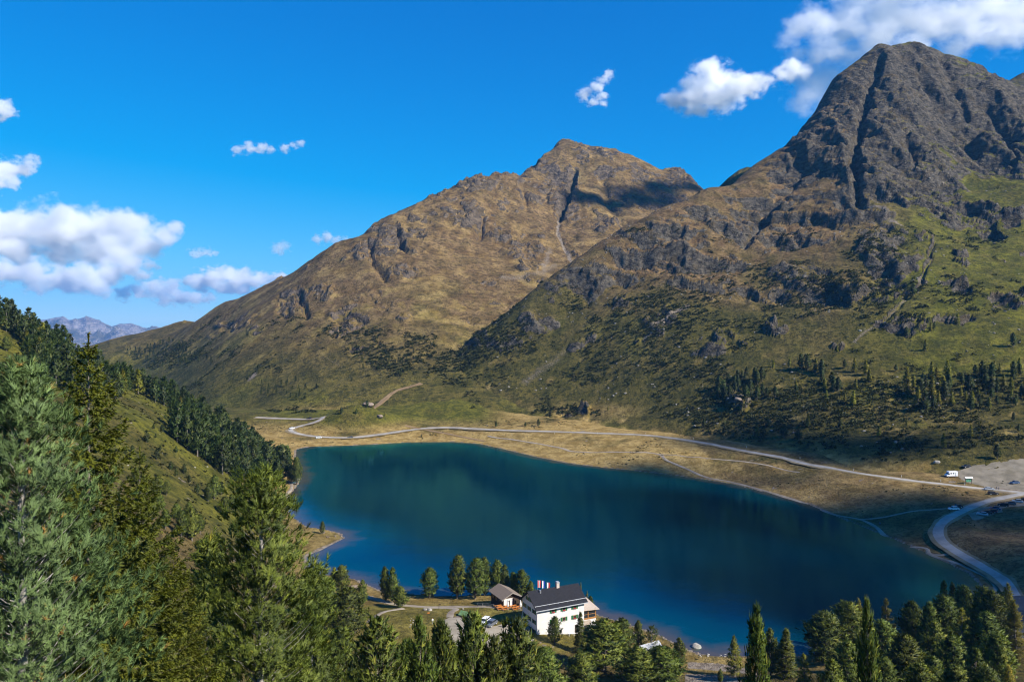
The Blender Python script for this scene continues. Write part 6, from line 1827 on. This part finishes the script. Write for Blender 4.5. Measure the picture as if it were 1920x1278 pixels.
DC = 16500.0
cloud('cloud', [(10, 440, 42), (60, 435, 46), (110, 430, 44), (160, 437, 46), (205, 450, 40), (240, 432, 34), (265, 455, 32), (300, 440, 20), (325, 431, 14), (-40, 440, 50), (100, 462, 40), (190, 468, 34), (20, 465, 36)], DC,
      'broad white cumulus with grey base low at the left', 1, 0.22)
cloud('cloud', [(10, 512, 27), (60, 518, 27), (110, 521, 26), (160, 519, 28), (205, 508, 27), (245, 501, 24), (275, 492, 16), (180, 533, 20), (130, 530, 20), (-30, 512, 27)], DC * 0.9, 'long flat cloud just below the broad cumulus', 2, 0.26)
cloud('cloud', [(235, 552, 13), (265, 546, 16), (295, 540, 18), (320, 546, 20), (340, 555, 18), (365, 560, 14), (390, 556, 12), (310, 560, 13)], DC * 1.06, 'thin ragged cloud above the mountain foot', 3, 0.4)
cloud('cloud', [(372, 526, 17), (405, 522, 21), (440, 525, 22), (475, 528, 18), (505, 523, 15), (530, 518, 11), (420, 540, 12), (460, 540, 11)], DC, 'small bright cumulus touching the slope of the brown mountain', 4, 0.26)
cloud('cloud', [(5, 320, 24), (35, 315, 17), (60, 303, 13), (20, 340, 14), (70, 296, 7), (-20, 330, 26)], DC * 0.9, 'torn grey cloud at the left picture edge', 5, 0.4)
cloud('cloud', [(2, 205, 17), (12, 212, 11), (-15, 205, 18), (5, 222, 8)], DC * 0.9, 'small white cloud cut by the left picture edge, uppermost', 6, 0.4)
cloud('cloud', [(448, 280, 9), (468, 278, 10), (490, 277, 10), (506, 281, 7), (440, 290, 4)], DC * 0.8, 'small flat cloud alone in the blue, left of a pair', 7, 0.8)
cloud('cloud', [(533, 278, 8), (550, 273, 7), (564, 268, 6)], DC * 0.8, 'small wisp of cloud, right of a pair', 8, 0.9)
cloud('cloud', [(520, 465, 11), (535, 462, 9), (527, 472, 8)], DC, 'faint round cloud above the brown mountain ridge', 9, 1.6)
cloud('cloud', [(365, 474, 9), (385, 472, 10), (400, 474, 7)], DC, 'faint small cloud right of the broad cumulus', 10, 1.2)
cloud('cloud', [(595, 448, 9), (612, 446, 10), (630, 450, 9), (650, 452, 8)], DC, 'small cloud rising behind the brown mountain ridge', 11, 1.0)
cloud('cloud', [(1100, 175, 12), (1108, 190, 9), (1118, 165, 11), (1130, 150, 10), (1142, 140, 8), (1130, 180, 9), (1132, 195, 6), (1095, 183, 8)], 9000.0, 'ragged lone cloud wisp high above the brown mountain', 12, 0.7)
cloud('cloud', [(1270, 188, 20), (1300, 180, 30), (1330, 165, 36), (1345, 185, 28), (1375, 165, 26), (1310, 205, 16), (1405, 162, 22), (1435, 152, 18), (1465, 138, 18), (1488, 128, 20), (1335, 140, 24)], 7000.0, 'white puffy cloud left of the rocky summit', 13, 0.3)
cloud('cloud', [(1500, 55, 26), (1545, 45, 34), (1600, 40, 46), (1660, 35, 54), (1730, 35, 60), (1800, 25, 60), (1870, 20, 58), (1940, 20, 60), (1700, 85, 40), (1640, 80, 34), (1780, 85, 30), (1475, 75, 20), (1560, 90, 26), (1620, -10, 40), (1720, -30, 60), (1850, -40, 60), (1880, 60, 34)], 7400.0,
      'wide grey white cloud bank behind the rocky summit', 14, 0.55)
cloud('cloud', [(1530, 165, 34), (1560, 140, 38), (1590, 115, 40), (1510, 190, 26), (1610, 150, 40), (1540, 110, 32), (1500, 140, 28), (1490, 110, 22), (1555, 190, 30)], 7600.0, 'thin veil of cloud hanging left behind the rocky summit', 15, 1.25)

def shade_cloud(tx, ty, tz, alt, size, label, seed, n_=5, dens=0.5, sx=1.0, sy=1.0):
    """a fair weather cloud outside the frame, up the sun's ray from the ground it shades"""
    t = (alt - tz) / SUN.z; rng = random.Random(seed)
    cx, cy = tx + SUN.x * t, ty + SUN.y * t
    pts = [(cx + rng.uniform(-1, 1) * size * 0.8 * sx, cy + rng.uniform(-1, 1) * size * 0.8 * sy, alt + rng.uniform(-0.1, 0.2) * size, size * rng.uniform(0.45, 0.65)) for _ in range(n_)]
    return cloud('cloud', pts, 0, label, seed, dens * 0.5, world_pts=True)
_p = on_plane(1780, 1010, 4); shade_cloud(_p[0] + 20, _p[1], 4, 1500, 95, 'drifting cloud that shades the right end of the lake', 21, 8, 0.42, 1.1, 1.0)
_p = on_plane(1400, 835, 14); shade_cloud(_p[0], _p[1], 14, 1500, 48, 'small drifting cloud that shades the slope foot by the far road', 22, 4, 0.6, 1.5, 0.7)
_q = ray(1225, 372, 1460); shade_cloud(_q[0], _q[1], _q[2], 1600, 105, 'drifting cloud that shades the right face of the brown summit', 23, 5, 0.5, 1.0, 1.3)

# ------------------------------------------------------------------ haze
hz_ = MB().box(-12000, 8000, -400, 13900, -620, 620)
ho = hz_.build('haze', None)
m = bpy.data.materials.new('mountain_air'); m.use_nodes = True; nt = m.node_tree; nt.nodes.clear()
out = nt.nodes.new('ShaderNodeOutputMaterial'); v = nt.nodes.new('ShaderNodeVolumePrincipled')
v.inputs['Color'].default_value = (0.14, 0.46, 1.0, 1); v.inputs['Density'].default_value = 0.000045; v.inputs['Anisotropy'].default_value = 0.1
nt.links.new(v.outputs[0], out.inputs['Volume']); ho.data.materials.append(m)
stuff(ho, 'thin blue mountain haze', 'haze')
